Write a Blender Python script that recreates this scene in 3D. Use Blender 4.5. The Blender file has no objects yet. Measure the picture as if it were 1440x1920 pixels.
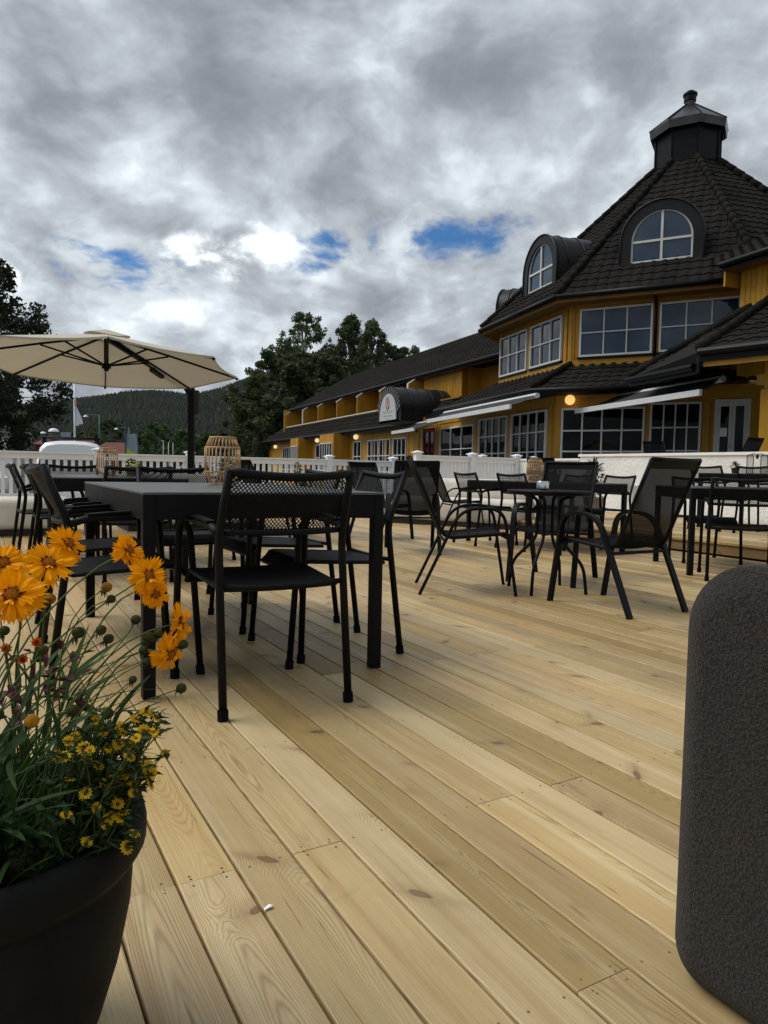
import bpy, bmesh, math, random
import numpy as np
from mathutils import Vector, Matrix
R = math.radians
sc = bpy.context.scene
C = sc.collection

# ---------------------------------------------------------------- camera
cam_d = bpy.data.cameras.new('camera')
cam = bpy.data.objects.new('camera', cam_d)
C.objects.link(cam)
cam_d.sensor_fit = 'VERTICAL'
cam_d.sensor_height = 36.0
cam_d.lens = 24.96
cam_d.clip_start = 0.02
cam_d.clip_end = 9000
cam.rotation_mode = 'XYZ'
_p, _r = R(3.335), R(1.094)
cam.matrix_world = (Matrix.Translation((0, 0, 0.84)) @ Matrix.Rotation(R(90) - _p, 4, 'X')
                    @ Matrix.Rotation(_r, 4, 'Z'))
sc.camera = cam

# ---------------------------------------------------------------- node helpers
def new_tree(nt):
    nt.nodes.clear()
    return nt
def nd(nt, typ, ins=None, **props):
    n = nt.nodes.new(typ)
    for k, v in props.items():
        setattr(n, k, v)
    for k, v in (ins or {}).items():
        s = n.inputs[k]
        if isinstance(v, bpy.types.NodeSocket):
            nt.links.new(v, s)
        else:
            s.default_value = v
    return n
def ma(nt, op, a, b=None, c=None, clamp=False):
    ins = {0: a}
    if b is not None: ins[1] = b
    if c is not None: ins[2] = c
    n = nd(nt, 'ShaderNodeMath', ins, operation=op)
    n.use_clamp = clamp
    return n.outputs[0]
def vm(nt, op, a, b=None, sc_=None):
    ins = {0: a}
    if b is not None: ins[1] = b
    n = nd(nt, 'ShaderNodeVectorMath', ins, operation=op)
    if sc_ is not None:
        if isinstance(sc_, bpy.types.NodeSocket): nt.links.new(sc_, n.inputs['Scale'])
        else: n.inputs['Scale'].default_value = sc_
    return n.outputs[1] if op in ('DOT_PRODUCT', 'LENGTH', 'DISTANCE') else n.outputs[0]
def mixc(nt, f, a, b, blend='MIX'):
    n = nd(nt, 'ShaderNodeMix', data_type='RGBA', blend_type=blend)
    n.clamp_factor = True
    for s, v in ((n.inputs[0], f), (n.inputs[6], a), (n.inputs[7], b)):
        if isinstance(v, bpy.types.NodeSocket): nt.links.new(v, s)
        else: s.default_value = v if not isinstance(v, tuple) or len(v) == 4 else (*v, 1)
    return n.outputs[2]
def ramp(nt, f, stops):
    n = nd(nt, 'ShaderNodeValToRGB', {0: f})
    el = n.color_ramp.elements
    while len(el) < len(stops): el.new(0.5)
    for e, (p, c) in zip(el, stops):
        e.position = p
        e.color = (*c, 1) if len(c) == 3 else c
    return n.outputs[0]
def sstep(nt, x, lo, hi):
    n = nd(nt, 'ShaderNodeMapRange', {0: x, 1: lo, 2: hi, 3: 0.0, 4: 1.0}, interpolation_type='SMOOTHSTEP')
    return n.outputs[0]
def noise(nt, vec, scale, detail=4, rough=0.55, dist=0.0, dims='3D'):
    return nd(nt, 'ShaderNodeTexNoise', {'Vector': vec, 'Scale': scale, 'Detail': detail, 'Roughness': rough,
                                         'Distortion': dist}, noise_dimensions=dims).outputs[0]

# ---------------------------------------------------------------- sky and sun
SUN_EL, SUN_AZ = R(54), R(-84)            # azimuth from +Y, negative = left
w = bpy.data.worlds.new('World')
sc.world = w
w.use_nodes = True
nt = new_tree(w.node_tree)
SKYS = 0.08
tc = nd(nt, 'ShaderNodeTexCoord').outputs['Generated']
sky = nd(nt, 'ShaderNodeTexSky', sky_type='NISHITA', sun_disc=False, sun_elevation=SUN_EL, sun_rotation=SUN_AZ,
         air_density=1.0, dust_density=0.6, ozone_density=2.0)
sx = nd(nt, 'ShaderNodeSeparateXYZ', {0: tc})
zz = ma(nt, 'MAXIMUM', sx.outputs[2], 0.0)
den = ma(nt, 'ADD', zz, 0.50)
plane = nd(nt, 'ShaderNodeCombineXYZ', {0: ma(nt, 'DIVIDE', sx.outputs[0], den),
                                        1: ma(nt, 'DIVIDE', sx.outputs[1], den), 2: 0.0}).outputs[0]
warp = nd(nt, 'ShaderNodeTexNoise', {'Vector': plane, 'Scale': 3.2, 'Detail': 4.0}).outputs['Color']
pw = vm(nt, 'ADD', plane, vm(nt, 'SCALE', vm(nt, 'SUBTRACT', warp, (0.5, 0.5, 0.5)), sc_=0.16))
n_big = noise(nt, vm(nt, 'ADD', pw, (4.1, 7.7, 0)), 2.6, 4, 0.5)
n_mid = noise(nt, vm(nt, 'ADD', pw, (1.7, 2.2, 3)), 6.6, 10, 0.54)
n_fin = noise(nt, vm(nt, 'ADD', pw, (9.2, 0.4, 5)), 15.0, 8, 0.56)
n_h = noise(nt, vm(nt, 'MULTIPLY', tc, (1.0, 1.0, 2.2)), 5.0, 7, 0.52)
def lobe(d, width, squash=1.0):
    """soft spot round a direction of the sky, wider than it is high"""
    v = vm(nt, 'SUBTRACT', vm(nt, 'ADD', tc, vm(nt, 'SCALE', vm(nt, 'SUBTRACT', warp, (0.5, 0.5, 0.5)), sc_=0.10)), d)
    v = vm(nt, 'MULTIPLY', v, (1, 1, squash))
    return sstep(nt, vm(nt, 'LENGTH', v), width, 0.0)
CLB = 1.12
# cover: 1 = thick cloud, holes where it drops
lum = ma(nt, 'ADD', ma(nt, 'MULTIPLY', n_big, 0.62), ma(nt, 'MULTIPLY', n_mid, 0.80))
lum = ma(nt, 'ADD', lum, ma(nt, 'MULTIPLY', n_fin, 0.20))
lum = ma(nt, 'ADD', lum, ma(nt, 'MULTIPLY', n_h, 0.30))
lum = ma(nt, 'SUBTRACT', lum, ma(nt, 'MULTIPLY', zz, 0.12))
lum = ma(nt, 'SUBTRACT', lum, ma(nt, 'MULTIPLY', sstep(nt, zz, 0.22, 0.02), 0.09))
cloud = ramp(nt, sstep(nt, lum, 0.60, 1.22), [(0.0, (0.118, 0.123, 0.136)), (0.28, (0.175, 0.182, 0.196)),
                                             (0.55, (0.265, 0.278, 0.293)), (0.80, (0.40, 0.418, 0.435)),
                                             (1.0, (0.60, 0.615, 0.63))])
GAPS = [((-0.318, 0.914, 0.253), 0.13, 3.2), ((-0.10, 0.955, 0.262), 0.06, 2.0), ((0.075, 0.948, 0.305), 0.15, 2.6),
        ((-0.085, 0.948, 0.305), 0.09, 2.4)]
gap = None
for d, wd, sq in GAPS:
    l = lobe(d, wd, sq)
    gap = l if gap is None else ma(nt, 'MAXIMUM', gap, l)
gap_in = sstep(nt, gap, 0.0, 0.40)
gap = ma(nt, 'SUBTRACT', gap, ma(nt, 'MULTIPLY', ma(nt, 'SUBTRACT', n_mid, 0.45), 3.4))
gap = ma(nt, 'SUBTRACT', gap, ma(nt, 'MULTIPLY', ma(nt, 'SUBTRACT', n_fin, 0.45), 3.2))
gap = ma(nt, 'MULTIPLY', ma(nt, 'MULTIPLY', sstep(nt, gap, 0.0, 1.05), gap_in), 1.0)
bright = None
for d, wd, sq in [((-0.155, 0.94, 0.29), 0.09, 1.9), ((-0.24, 0.935, 0.28), 0.075, 2.0), ((-0.20, 0.945, 0.245), 0.05, 1.6), ((-0.47, 0.86, 0.215), 0.05, 2.0)]:
    l = lobe(d, wd, sq)
    bright = l if bright is None else ma(nt, 'MAXIMUM', bright, l)
bright = sstep(nt, ma(nt, 'ADD', bright, ma(nt, 'MULTIPLY', ma(nt, 'SUBTRACT', n_fin, 0.5), 1.6)), 0.25, 1.0)
bright = ma(nt, 'MULTIPLY', bright, sstep(nt, ma(nt, 'ADD', n_mid, n_fin), 0.72, 1.12))
cloud = mixc(nt, ma(nt, 'MULTIPLY', bright, 0.9), cloud, (0.86, 0.88, 0.90))
cloud = vm(nt, 'MULTIPLY', cloud, (0.96 * CLB / SKYS, 1.0 * CLB / SKYS, 1.025 * CLB / SKYS))
blue = vm(nt, 'MULTIPLY', sky.outputs[0], (0.24, 0.46, 0.66))
skyc = mixc(nt, gap, cloud, blue)
bg = nd(nt, 'ShaderNodeBackground', {0: skyc, 1: SKYS})
nd(nt, 'ShaderNodeOutputWorld', {0: bg.outputs[0]})

sun_d = bpy.data.lights.new('sun', 'SUN')
sun_d.energy = 1.5
sun_d.angle = R(38)
sun_d.color = (1.0, 0.955, 0.88)
sun = bpy.data.objects.new('sun', sun_d)
C.objects.link(sun)
_d = Vector((math.sin(SUN_AZ) * math.cos(SUN_EL), math.cos(SUN_AZ) * math.cos(SUN_EL), math.sin(SUN_EL)))
sun.rotation_euler = _d.to_track_quat('Z', 'Y').to_euler()
sun.location = (-20, 20, 30)

sc.view_settings.view_transform = 'Standard'
sc.view_settings.look = 'None'
sc.view_settings.gamma = 1.0
sc.view_settings.use_curve_mapping = False
sc.view_settings.exposure = 0.9
sc.cycles.max_bounces = 6
sc.cycles.transparent_max_bounces = 16
sc.cycles.use_adaptive_sampling = True

# ---------------------------------------------------------------- geometry helpers
class G:
    def __init__(s): s.v = []; s.f = []
    def add(s, vs, fs):
        k = len(s.v)
        s.v.extend([tuple(map(float, p)) for p in vs]); s.f.extend([tuple(i + k for i in f) for f in fs])
        return s
    def obox(s, o, a, b, c):
        o, a, b, c = map(Vector, (o, a, b, c))
        if a.cross(b).dot(c) < 0: a, b = b, a
        p = [o, o + a, o + a + b, o + b]
        return s.add(p + [q + c for q in p], [(3, 2, 1, 0), (4, 5, 6, 7), (0, 1, 5, 4), (1, 2, 6, 5), (2, 3, 7, 6), (3, 0, 4, 7)])
    def box(s, x0, x1, y0, y1, z0, z1):
        return s.obox((x0, y0, z0), (x1 - x0, 0, 0), (0, y1 - y0, 0), (0, 0, z1 - z0))
    def quad(s, *p): return s.add(p, [tuple(range(len(p)))])
    def tube(s, pts, r, n=8, cap=True):
        pts = [Vector(p) for p in pts]; m = len(pts)
        rs = r if isinstance(r, (list, tuple)) else [r] * m
        vs = []; prev = None
        for i, p in enumerate(pts):
            t = (pts[min(i + 1, m - 1)] - pts[max(i - 1, 0)]).normalized()
            if prev is None:
                a = Vector((0, 0, 1)) if abs(t.z) < 0.9 else Vector((1, 0, 0))
                u = t.cross(a).normalized()
            else:
                u = (prev - t * prev.dot(t)).normalized()
            prev = u; q = t.cross(u)
            for k in range(n):
                an = 2 * math.pi * k / n
                vs.append(p + (u * math.cos(an) + q * math.sin(an)) * rs[i])
        fs = [(i * n + k, i * n + (k + 1) % n, (i + 1) * n + (k + 1) % n, (i + 1) * n + k) for i in range(m - 1) for k in range(n)]
        if cap: fs += [tuple(reversed(range(n))), tuple(range((m - 1) * n, m * n))]
        return s.add(vs, fs)
    def strip(s, pts, wv, tv):
        """bar of rectangular section along pts; wv = half width vector, tv = half thickness (float)"""
        pts = [Vector(p) for p in pts]; wv = Vector(wv); m = len(pts); vs = []
        for i, p in enumerate(pts):
            t = (pts[min(i + 1, m - 1)] - pts[max(i - 1, 0)]).normalized()
            q = t.cross(wv).normalized() * tv
            vs += [p + wv + q, p - wv + q, p - wv - q, p + wv - q]
        fs = [(i * 4 + k, i * 4 + (k + 1) % 4, (i + 1) * 4 + (k + 1) % 4, (i + 1) * 4 + k) for i in range(m - 1) for k in range(4)]
        fs += [(3, 2, 1, 0), tuple(range((m - 1) * 4, m * 4))]
        return s.add(vs, fs)
    def prism(s, pts, ext):
        pts = [Vector(p) for p in pts]; e = Vector(ext); n = len(pts)
        return s.add(pts + [p + e for p in pts], [tuple(reversed(range(n))), tuple(range(n, 2 * n))] +
                     [(k, (k + 1) % n, (k + 1) % n + n, k + n) for k in range(n)])
    def lathe(s, prof, n=24, c=(0, 0, 0), ang0=0.0):
        vs = []; m = len(prof)
        for r, z in prof:
            for k in range(n):
                a = ang0 + 2 * math.pi * k / n
                vs.append((c[0] + r * math.cos(a), c[1] + r * math.sin(a), c[2] + z))
        fs = [(i * n + k, i * n + (k + 1) % n, (i + 1) * n + (k + 1) % n, (i + 1) * n + k) for i in range(m - 1) for k in range(n)]
        return s.add(vs, fs)
    def ball(s, c, r, nu=12, nv=8, sq=(1, 1, 1)):
        prof = [(max(1e-4, r * math.sin(math.pi * j / nv)), -r * math.cos(math.pi * j / nv)) for j in range(nv + 1)]
        g = G().lathe(prof, nu)
        return s.add([(c[0] + x * sq[0], c[1] + y * sq[1], c[2] + z * sq[2]) for x, y, z in g.v], g.f)
    def rbox(s, x0, x1, y0, y1, z0, z1, r, seg=4):
        bm = bmesh.new(); bmesh.ops.create_cube(bm, size=1)
        bmesh.ops.scale(bm, vec=(x1 - x0, y1 - y0, z1 - z0), verts=bm.verts)
        bmesh.ops.translate(bm, vec=((x0 + x1) / 2, (y0 + y1) / 2, (z0 + z1) / 2), verts=bm.verts)
        bmesh.ops.bevel(bm, geom=list(bm.edges), offset=r, segments=seg, profile=0.5, affect='EDGES')
        bm.verts.index_update()
        s.add([tuple(v.co) for v in bm.verts], [tuple(v.index for v in f.verts) for f in bm.faces]); bm.free()
        return s
    def merge(s, o, M=None):
        return s.add([tuple(M @ Vector(p)) for p in o.v] if M is not None else o.v, o.f)

def mesh_of(name, g, mat, smooth=False):
    me = bpy.data.meshes.new(name)
    me.from_pydata(g.v, [], g.f)
    if mat: me.materials.append(mat)
    if smooth and g.f:
        bm = bmesh.new(); bm.from_mesh(me)
        bmesh.ops.recalc_face_normals(bm, faces=bm.faces)
        bm.to_mesh(me); bm.free()
        me.polygons.foreach_set('use_smooth', [True] * len(me.polygons))
    me.update()
    return me
def put(name, me, parent=None, loc=(0, 0, 0), rot=None, M=None):
    o = bpy.data.objects.new(name, me); C.objects.link(o)
    if parent is not None: o.parent = parent
    if M is not None: o.matrix_basis = M
    else:
        o.location = loc
        if rot is not None: o.rotation_euler = rot
    return o
def obj(name, g, mat, parent=None, loc=(0, 0, 0), rot=None, smooth=False, M=None, auto=None):
    me = mesh_of(name, g, mat, smooth or auto is not None)
    if auto is not None:
        me.set_sharp_from_angle(angle=R(auto))
    return put(name, me, parent, loc, rot, M)
def thing(name, label, cat, loc=(0, 0, 0), rz=0.0, group=None):
    o = bpy.data.objects.new(name, None); C.objects.link(o)
    o.empty_display_size = 0.1
    o.location = loc; o.rotation_euler = (0, 0, rz)
    return tag(o, label, cat, group)
def tag(o, label, cat, group=None):
    o['label'] = label; o['category'] = cat
    if group: o['group'] = group
    return o
def kind(o, k): o['kind'] = k; return o
def dup(src, loc, rz=None, label=None, group=None):
    def cp(o, par):
        c = o.copy(); C.objects.link(c); c.parent = par
        for ch in kids.get(o, ()): cp(ch, c)
        return c
    kids = {}
    stack = [src]
    while stack:
        o = stack.pop()
        kids[o] = list(o.children); stack += kids[o]
    c = cp(src, None)
    c.location = loc
    if rz is not None: c.rotation_euler = (0, 0, rz)
    if label: c['label'] = label
    if group: c['group'] = group
    return c

# deck frame: b runs along the boards (away, to the left), c across them
TH = R(29.6)
BB = Vector((-math.sin(TH), math.cos(TH), 0)); CC = Vector((math.cos(TH), math.sin(TH), 0))
def bc(b, c, z=0.0): return BB * b + CC * c + Vector((0, 0, z))
FB, FC, FNB, FNC = TH, TH - R(90), TH + R(180), TH + R(90)     # rotations facing +b, +c, -b, -c
MDECK = Matrix((( BB.x, CC.x * -1, 0, 0), (BB.y, CC.y * -1, 0, 0), (0, 0, 1, 0), (0, 0, 0, 1)))  # local x = b, local y = -c

# ---------------------------------------------------------------- materials
def pbr(name, col, rough=0.5, spec=0.5, metal=0.0, var=0.0, vscale=3.0, bump=0.0, bscale=40.0, bdist=0.002, col2=None, rvar=0.0, coords='Object', stretch=None):
    m = bpy.data.materials.new(name); m.use_nodes = True
    nt = new_tree(m.node_tree)
    tcn = nd(nt, 'ShaderNodeNewGeometry').outputs['Position'] if coords == 'World' else nd(nt, 'ShaderNodeTexCoord').outputs[coords]
    if stretch: tcn = vm(nt, 'MULTIPLY', tcn, stretch)
    b = nd(nt, 'ShaderNodeBsdfPrincipled', {'Roughness': rough, 'Metallic': metal, 'Specular IOR Level': spec})
    n = noise(nt, tcn, vscale, 6, 0.6)
    if var or col2:
        c2 = col2 or tuple(max(0, x * (1 - var)) for x in col)
        c1 = col if col2 else tuple(x * (1 + var) for x in col)
        nt.links.new(ramp(nt, n, [(0.32, c2), (0.68, c1)]), b.inputs['Base Color'])
    else:
        b.inputs['Base Color'].default_value = (*col, 1)
    if rvar:
        nt.links.new(ma(nt, 'ADD', rough - rvar / 2, ma(nt, 'MULTIPLY', n, rvar)), b.inputs['Roughness'])
    if bump:
        bn = nd(nt, 'ShaderNodeBump', {'Strength': bump, 'Distance': bdist, 'Height': noise(nt, tcn, bscale, 4, 0.6)})
        nt.links.new(bn.outputs[0], b.inputs['Normal'])
    nd(nt, 'ShaderNodeOutputMaterial', {0: b.outputs[0]})
    m['bsdf'] = b.name
    return m

def wood_mat(name, stops, ring=0.22, knots=True, rough=0.52):
    m = bpy.data.materials.new(name); m.use_nodes = True
    nt = new_tree(m.node_tree)
    o = nd(nt, 'ShaderNodeTexCoord').outputs['Object']
    rnd = nd(nt, 'ShaderNodeObjectInfo').outputs['Random']
    s = nd(nt, 'ShaderNodeSeparateXYZ', {0: o})
    x, y = s.outputs[0], s.outputs[1]
    xo = ma(nt, 'ADD', x, ma(nt, 'MULTIPLY', rnd, 61.7))
    r2 = ma(nt, 'FRACT', ma(nt, 'MULTIPLY', rnd, 917.3))
    r3 = ma(nt, 'FRACT', ma(nt, 'MULTIPLY', rnd, 3571.1))
    vx = nd(nt, 'ShaderNodeCombineXYZ', {0: xo, 1: r2, 2: 0.0}).outputs[0]
    wander = noise(nt, vx, 0.8, 2, 0.5)
    depth = noise(nt, vm(nt, 'ADD', vx, (0, 11, 3)), 0.55, 2, 0.5)
    y0 = ma(nt, 'ADD', ma(nt, 'MULTIPLY', ma(nt, 'SUBTRACT', r2, 0.5), 0.16), ma(nt, 'MULTIPLY', ma(nt, 'SUBTRACT', wander, 0.5), 0.10))
    h = ma(nt, 'MULTIPLY', ma(nt, 'SUBTRACT', depth, 0.27), 0.22)
    dy = ma(nt, 'SUBTRACT', y, y0)
    rr = ma(nt, 'SQRT', ma(nt, 'ADD', ma(nt, 'MULTIPLY', dy, dy), ma(nt, 'MULTIPLY', h, h)))
    kv = nd(nt, 'ShaderNodeCombineXYZ', {0: ma(nt, 'MULTIPLY', ma(nt, 'ADD', xo, ma(nt, 'MULTIPLY', y, ma(nt, 'SUBTRACT', ma(nt, 'MULTIPLY', r2, 2.4), 1.2))), 3.6), 1: ma(nt, 'MULTIPLY', ma(nt, 'ADD', y, ma(nt, 'MULTIPLY', r3, 7.3)), 2.6), 2: 0.0}).outputs[0]
    vo = nd(nt, 'ShaderNodeTexVoronoi', {'Vector': kv, 'Scale': 1.0, 'Randomness': 1.0}, voronoi_dimensions='2D')
    kd = ma(nt, 'ADD', vo.outputs['Distance'], ma(nt, 'MULTIPLY', ma(nt, 'SUBTRACT', noise(nt, kv, 11.0, 3), 0.5), 0.11))
    gate = ma(nt, 'GREATER_THAN', nd(nt, 'ShaderNodeSeparateColor', {0: vo.outputs['Color']}).outputs[0], 0.46 if knots else 2.0)
    kbump = ma(nt, 'MULTIPLY', ma(nt, 'MULTIPLY', sstep(nt, kd, 0.34, 0.02), gate), 0.018)
    fine = noise(nt, nd(nt, 'ShaderNodeCombineXYZ', {0: ma(nt, 'MULTIPLY', xo, 1.1), 1: ma(nt, 'MULTIPLY', y, 420.0), 2: r3}).outputs[0], 1.0, 3, 0.6)
    fib = noise(nt, nd(nt, 'ShaderNodeCombineXYZ', {0: ma(nt, 'MULTIPLY', xo, 2.5), 1: ma(nt, 'MULTIPLY', y, 170.0), 2: 0.0}).outputs[0], 1.0, 5, 0.65)
    rr = ma(nt, 'ADD', ma(nt, 'ADD', rr, kbump), ma(nt, 'MULTIPLY', fib, 0.0022))
    ringw = ma(nt, 'ADD', ma(nt, 'MULTIPLY', r3, 900.0), 1600.0)
    si = ma(nt, 'SINE', ma(nt, 'MULTIPLY', rr, ringw))
    line = ma(nt, 'POWER', ma(nt, 'ADD', ma(nt, 'MULTIPLY', si, 0.5), 0.5), 2.6)
    blot = noise(nt, nd(nt, 'ShaderNodeCombineXYZ', {0: ma(nt, 'MULTIPLY', xo, 0.75), 1: ma(nt, 'MULTIPLY', y, 17.0), 2: r2}).outputs[0], 1.0, 4, 0.6)
    base = ramp(nt, r2, stops)
    heart = mixc(nt, ma(nt, 'MULTIPLY', sstep(nt, blot, 0.50, 0.70), 0.50), base, (0.36, 0.205, 0.052))
    pale = mixc(nt, ma(nt, 'MULTIPLY', sstep(nt, blot, 0.47, 0.28), 0.65), heart, (0.66, 0.545, 0.315))
    c = mixc(nt, ma(nt, 'MULTIPLY', ma(nt, 'MULTIPLY', line, sstep(nt, noise(nt, vm(nt, 'ADD', kv, (3, 9, 1)), 0.8, 3), 0.2, 0.7)), ring * 3.2), pale, mixc(nt, 0.72, pale, (0.16, 0.085, 0.03)))
    c = mixc(nt, ma(nt, 'MULTIPLY', sstep(nt, fib, 0.52, 0.80), 0.30), c, (0.20, 0.12, 0.05))
    c = vm(nt, 'SCALE', c, sc_=ma(nt, 'ADD', 0.72, ma(nt, 'MULTIPLY', fine, 0.52)))
    dv = nd(nt, 'ShaderNodeSeparateXYZ', {0: vm(nt, 'SUBTRACT', kv, vo.outputs['Position'])})
    wob = ma(nt, 'MULTIPLY', ma(nt, 'SUBTRACT', noise(nt, kv, 5.0, 3), 0.5), 0.22)
    stk = ma(nt, 'MULTIPLY', sstep(nt, ma(nt, 'ABSOLUTE', ma(nt, 'ADD', dv.outputs[0], wob)), 0.085, 0.0), sstep(nt, ma(nt, 'ABSOLUTE', dv.outputs[1]), 0.22, 0.03))
    stk = ma(nt, 'MULTIPLY', ma(nt, 'MULTIPLY', stk, gate), sstep(nt, noise(nt, kv, 2.3, 4), 0.40, 0.62))
    c = mixc(nt, ma(nt, 'MULTIPLY', stk, 0.62), c, (0.15, 0.095, 0.045))
    halo = ma(nt, 'MULTIPLY', ma(nt, 'MULTIPLY', sstep(nt, kd, 0.22, 0.05), gate), 0.30)
    c = mixc(nt, halo, c, (0.22, 0.13, 0.05))
    core = ma(nt, 'MULTIPLY', ma(nt, 'MULTIPLY', sstep(nt, kd, 0.056, 0.030), gate), 0.80)
    c = mixc(nt, core, c, mixc(nt, sstep(nt, kd, 0.042, 0.02), (0.05, 0.027, 0.012), (0.16, 0.085, 0.035)))
    # drying cracks: thin dark runs along the grain
    ck = noise(nt, nd(nt, 'ShaderNodeCombineXYZ', {0: ma(nt, 'MULTIPLY', xo, 0.9), 1: ma(nt, 'MULTIPLY', ma(nt, 'ADD', y, ma(nt, 'MULTIPLY', wander, 0.05)), 42.0), 2: r3}).outputs[0], 1.0, 2, 0.5)
    crack = ma(nt, 'MULTIPLY', sstep(nt, ma(nt, 'ABSOLUTE', ma(nt, 'SUBTRACT', ck, 0.335)), 0.012, 0.0), 0.55)
    c = mixc(nt, crack, c, (0.07, 0.04, 0.018))
    bv = ma(nt, 'ADD', 0.66, ma(nt, 'MULTIPLY', r3, 0.40))
    pos = nd(nt, 'ShaderNodeNewGeometry').outputs['Position']
    dirt = noise(nt, pos, 1.1, 6, 0.62)
    spots = noise(nt, vm(nt, 'ADD', pos, (5, 3, 0)), 7.0, 6, 0.7)
    c = mixc(nt, ma(nt, 'MULTIPLY', sstep(nt, dirt, 0.50, 0.70), 0.30), c, (0.25, 0.17, 0.075))
    c = mixc(nt, ma(nt, 'MULTIPLY', sstep(nt, spots, 0.60, 0.74), 0.28), c, (0.17, 0.115, 0.055))
    c = mixc(nt, ma(nt, 'MULTIPLY', sstep(nt, spots, 0.40, 0.27), 0.16), c, (0.66, 0.58, 0.42))
    c = vm(nt, 'SCALE', c, sc_=bv)
    b = nd(nt, 'ShaderNodeBsdfPrincipled', {'Base Color': c, 'Specular IOR Level': 0.62,
            'Roughness': ma(nt, 'ADD', rough - 0.14, ma(nt, 'MULTIPLY', blot, 0.24))})
    bh = ma(nt, 'SUBTRACT', ma(nt, 'ADD', ma(nt, 'MULTIPLY', line, 0.5), ma(nt, 'MULTIPLY', fib, 0.5)), ma(nt, 'MULTIPLY', crack, 1.5))
    bp = nd(nt, 'ShaderNodeBump', {'Strength': 0.30, 'Distance': 0.0012, 'Height': bh})
    nt.links.new(bp.outputs[0], b.inputs['Normal'])
    nd(nt, 'ShaderNodeOutputMaterial', {0: b.outputs[0]})
    return m

M = {}
M['deck'] = wood_mat('deck_pine', [(0.0, (0.57, 0.450, 0.250)), (0.18, (0.50, 0.355, 0.155)), (0.36, (0.43, 0.300, 0.105)), (0.45, (0.51, 0.380, 0.180)),
                                   (0.60, (0.54, 0.395, 0.215)), (0.78, (0.385, 0.250, 0.080)), (0.88, (0.51, 0.365, 0.175)), (1.0, (0.58, 0.450, 0.250))])
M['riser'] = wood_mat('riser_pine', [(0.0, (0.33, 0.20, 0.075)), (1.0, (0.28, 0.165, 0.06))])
M['soil'] = pbr('dark_soil', (0.018, 0.014, 0.010), 0.95, 0.1, var=0.5, vscale=40, bump=0.6, bscale=60, bdist=0.01)
M['ground'] = pbr('asphalt_ground', (0.06, 0.06, 0.058), 0.9, 0.2, var=0.3, vscale=0.7, bump=0.3, bscale=30)
M['gravel'] = pbr('terrace_paving', (0.20, 0.20, 0.19), 0.9, 0.2, var=0.25, vscale=2)
M['white'] = pbr('white_paint', (0.77, 0.80, 0.83), 0.45, 0.4, var=0.05, vscale=5, rvar=0.2)
M['whiteframe'] = pbr('white_window_paint', (0.56, 0.565, 0.56), 0.5, 0.4, var=0.08, vscale=3)
M['black'] = pbr('black_powder_coat', (0.0045, 0.0048, 0.0056), 0.5, 0.13, var=0.25, vscale=6, bump=0.12, bscale=900, bdist=0.0004, rvar=0.15)
M['blackmesh'] = pbr('black_expanded_metal', (0.0038, 0.004, 0.0044), 0.55, 0.12)
M['rubber'] = pbr('black_rubber', (0.004, 0.004, 0.004), 0.8, 0.1)
M['tabletop'] = pbr('dark_grey_table_top', (0.060, 0.063, 0.068), 0.33, 0.8, var=0.12, vscale=9, bump=0.05, bscale=700, bdist=0.0003, rvar=0.14)
M['rattan'] = pbr('natural_rattan', (0.46, 0.29, 0.14), 0.55, 0.4, var=0.35, vscale=30, bump=0.3, bscale=250, bdist=0.001)
M['steel'] = pbr('brushed_steel', (0.55, 0.56, 0.57), 0.28, 0.5, metal=1.0, var=0.2, vscale=20)
M['plastic'] = pbr('black_pot_plastic', (0.0065, 0.0065, 0.0062), 0.65, 0.14, var=0.3, vscale=18, bump=0.5, bscale=420, bdist=0.0012)
M['taupe'] = pbr('taupe_outdoor_fabric', (0.60, 0.565, 0.50), 0.85, 0.2, var=0.12, vscale=4, bump=0.4, bscale=500, bdist=0.001)
M['plinth'] = pbr('dark_plinth', (0.02, 0.018, 0.015), 0.7, 0.3)
M['yellow'] = pbr('ochre_painted_timber', (0.40, 0.205, 0.016), 0.6, 0.25, var=0.20, vscale=2.4, bump=0.15, bscale=25, bdist=0.003, stretch=(1, 1, .22))
M['yellowdark'] = pbr('ochre_painted_trim', (0.36, 0.185, 0.015), 0.55, 0.35, var=0.12, vscale=2.5)
M['rooftile'] = pbr('dark_concrete_tile', (0.0085, 0.0077, 0.0072), 0.92, 0.08, vscale=1.1, bump=0.25, bscale=60, bdist=0.003, col2=(0.019, 0.018, 0.015), coords='World')
M['roofbase'] = pbr('roof_underlay', (0.007, 0.007, 0.007), 0.8, 0.2)
M['gutter'] = pbr('black_gutter_metal', (0.005, 0.0055, 0.0065), 0.42, 0.14)
M['sheet'] = pbr('weathered_sheet_metal', (0.0085, 0.009, 0.0105), 0.42, 0.22, metal=0.0, var=0.35, vscale=1.8, rvar=0.25)
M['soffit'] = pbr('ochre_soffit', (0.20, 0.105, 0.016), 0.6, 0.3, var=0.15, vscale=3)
M['awning'] = pbr('grey_awning_fabric', (0.035, 0.035, 0.038), 0.8, 0.2, var=0.12, vscale=6)
M['alu'] = pbr('light_grey_aluminium', (0.55, 0.56, 0.57), 0.35, 0.5, var=0.06, vscale=4)
M['stucco'] = pbr('white_stucco', (0.74, 0.735, 0.715), 0.9, 0.2, var=0.10, vscale=2.2, bump=0.9, bscale=22, bdist=0.02)
M['cap'] = pbr('white_wall_cap', (0.78, 0.78, 0.77), 0.7, 0.3, var=0.05, vscale=3)
M['canopy'] = None
M['bark'] = pbr('tree_bark', (0.10, 0.09, 0.08), 0.9, 0.2, var=0.5, vscale=3, bump=0.6, bscale=12, bdist=0.02)
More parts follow.
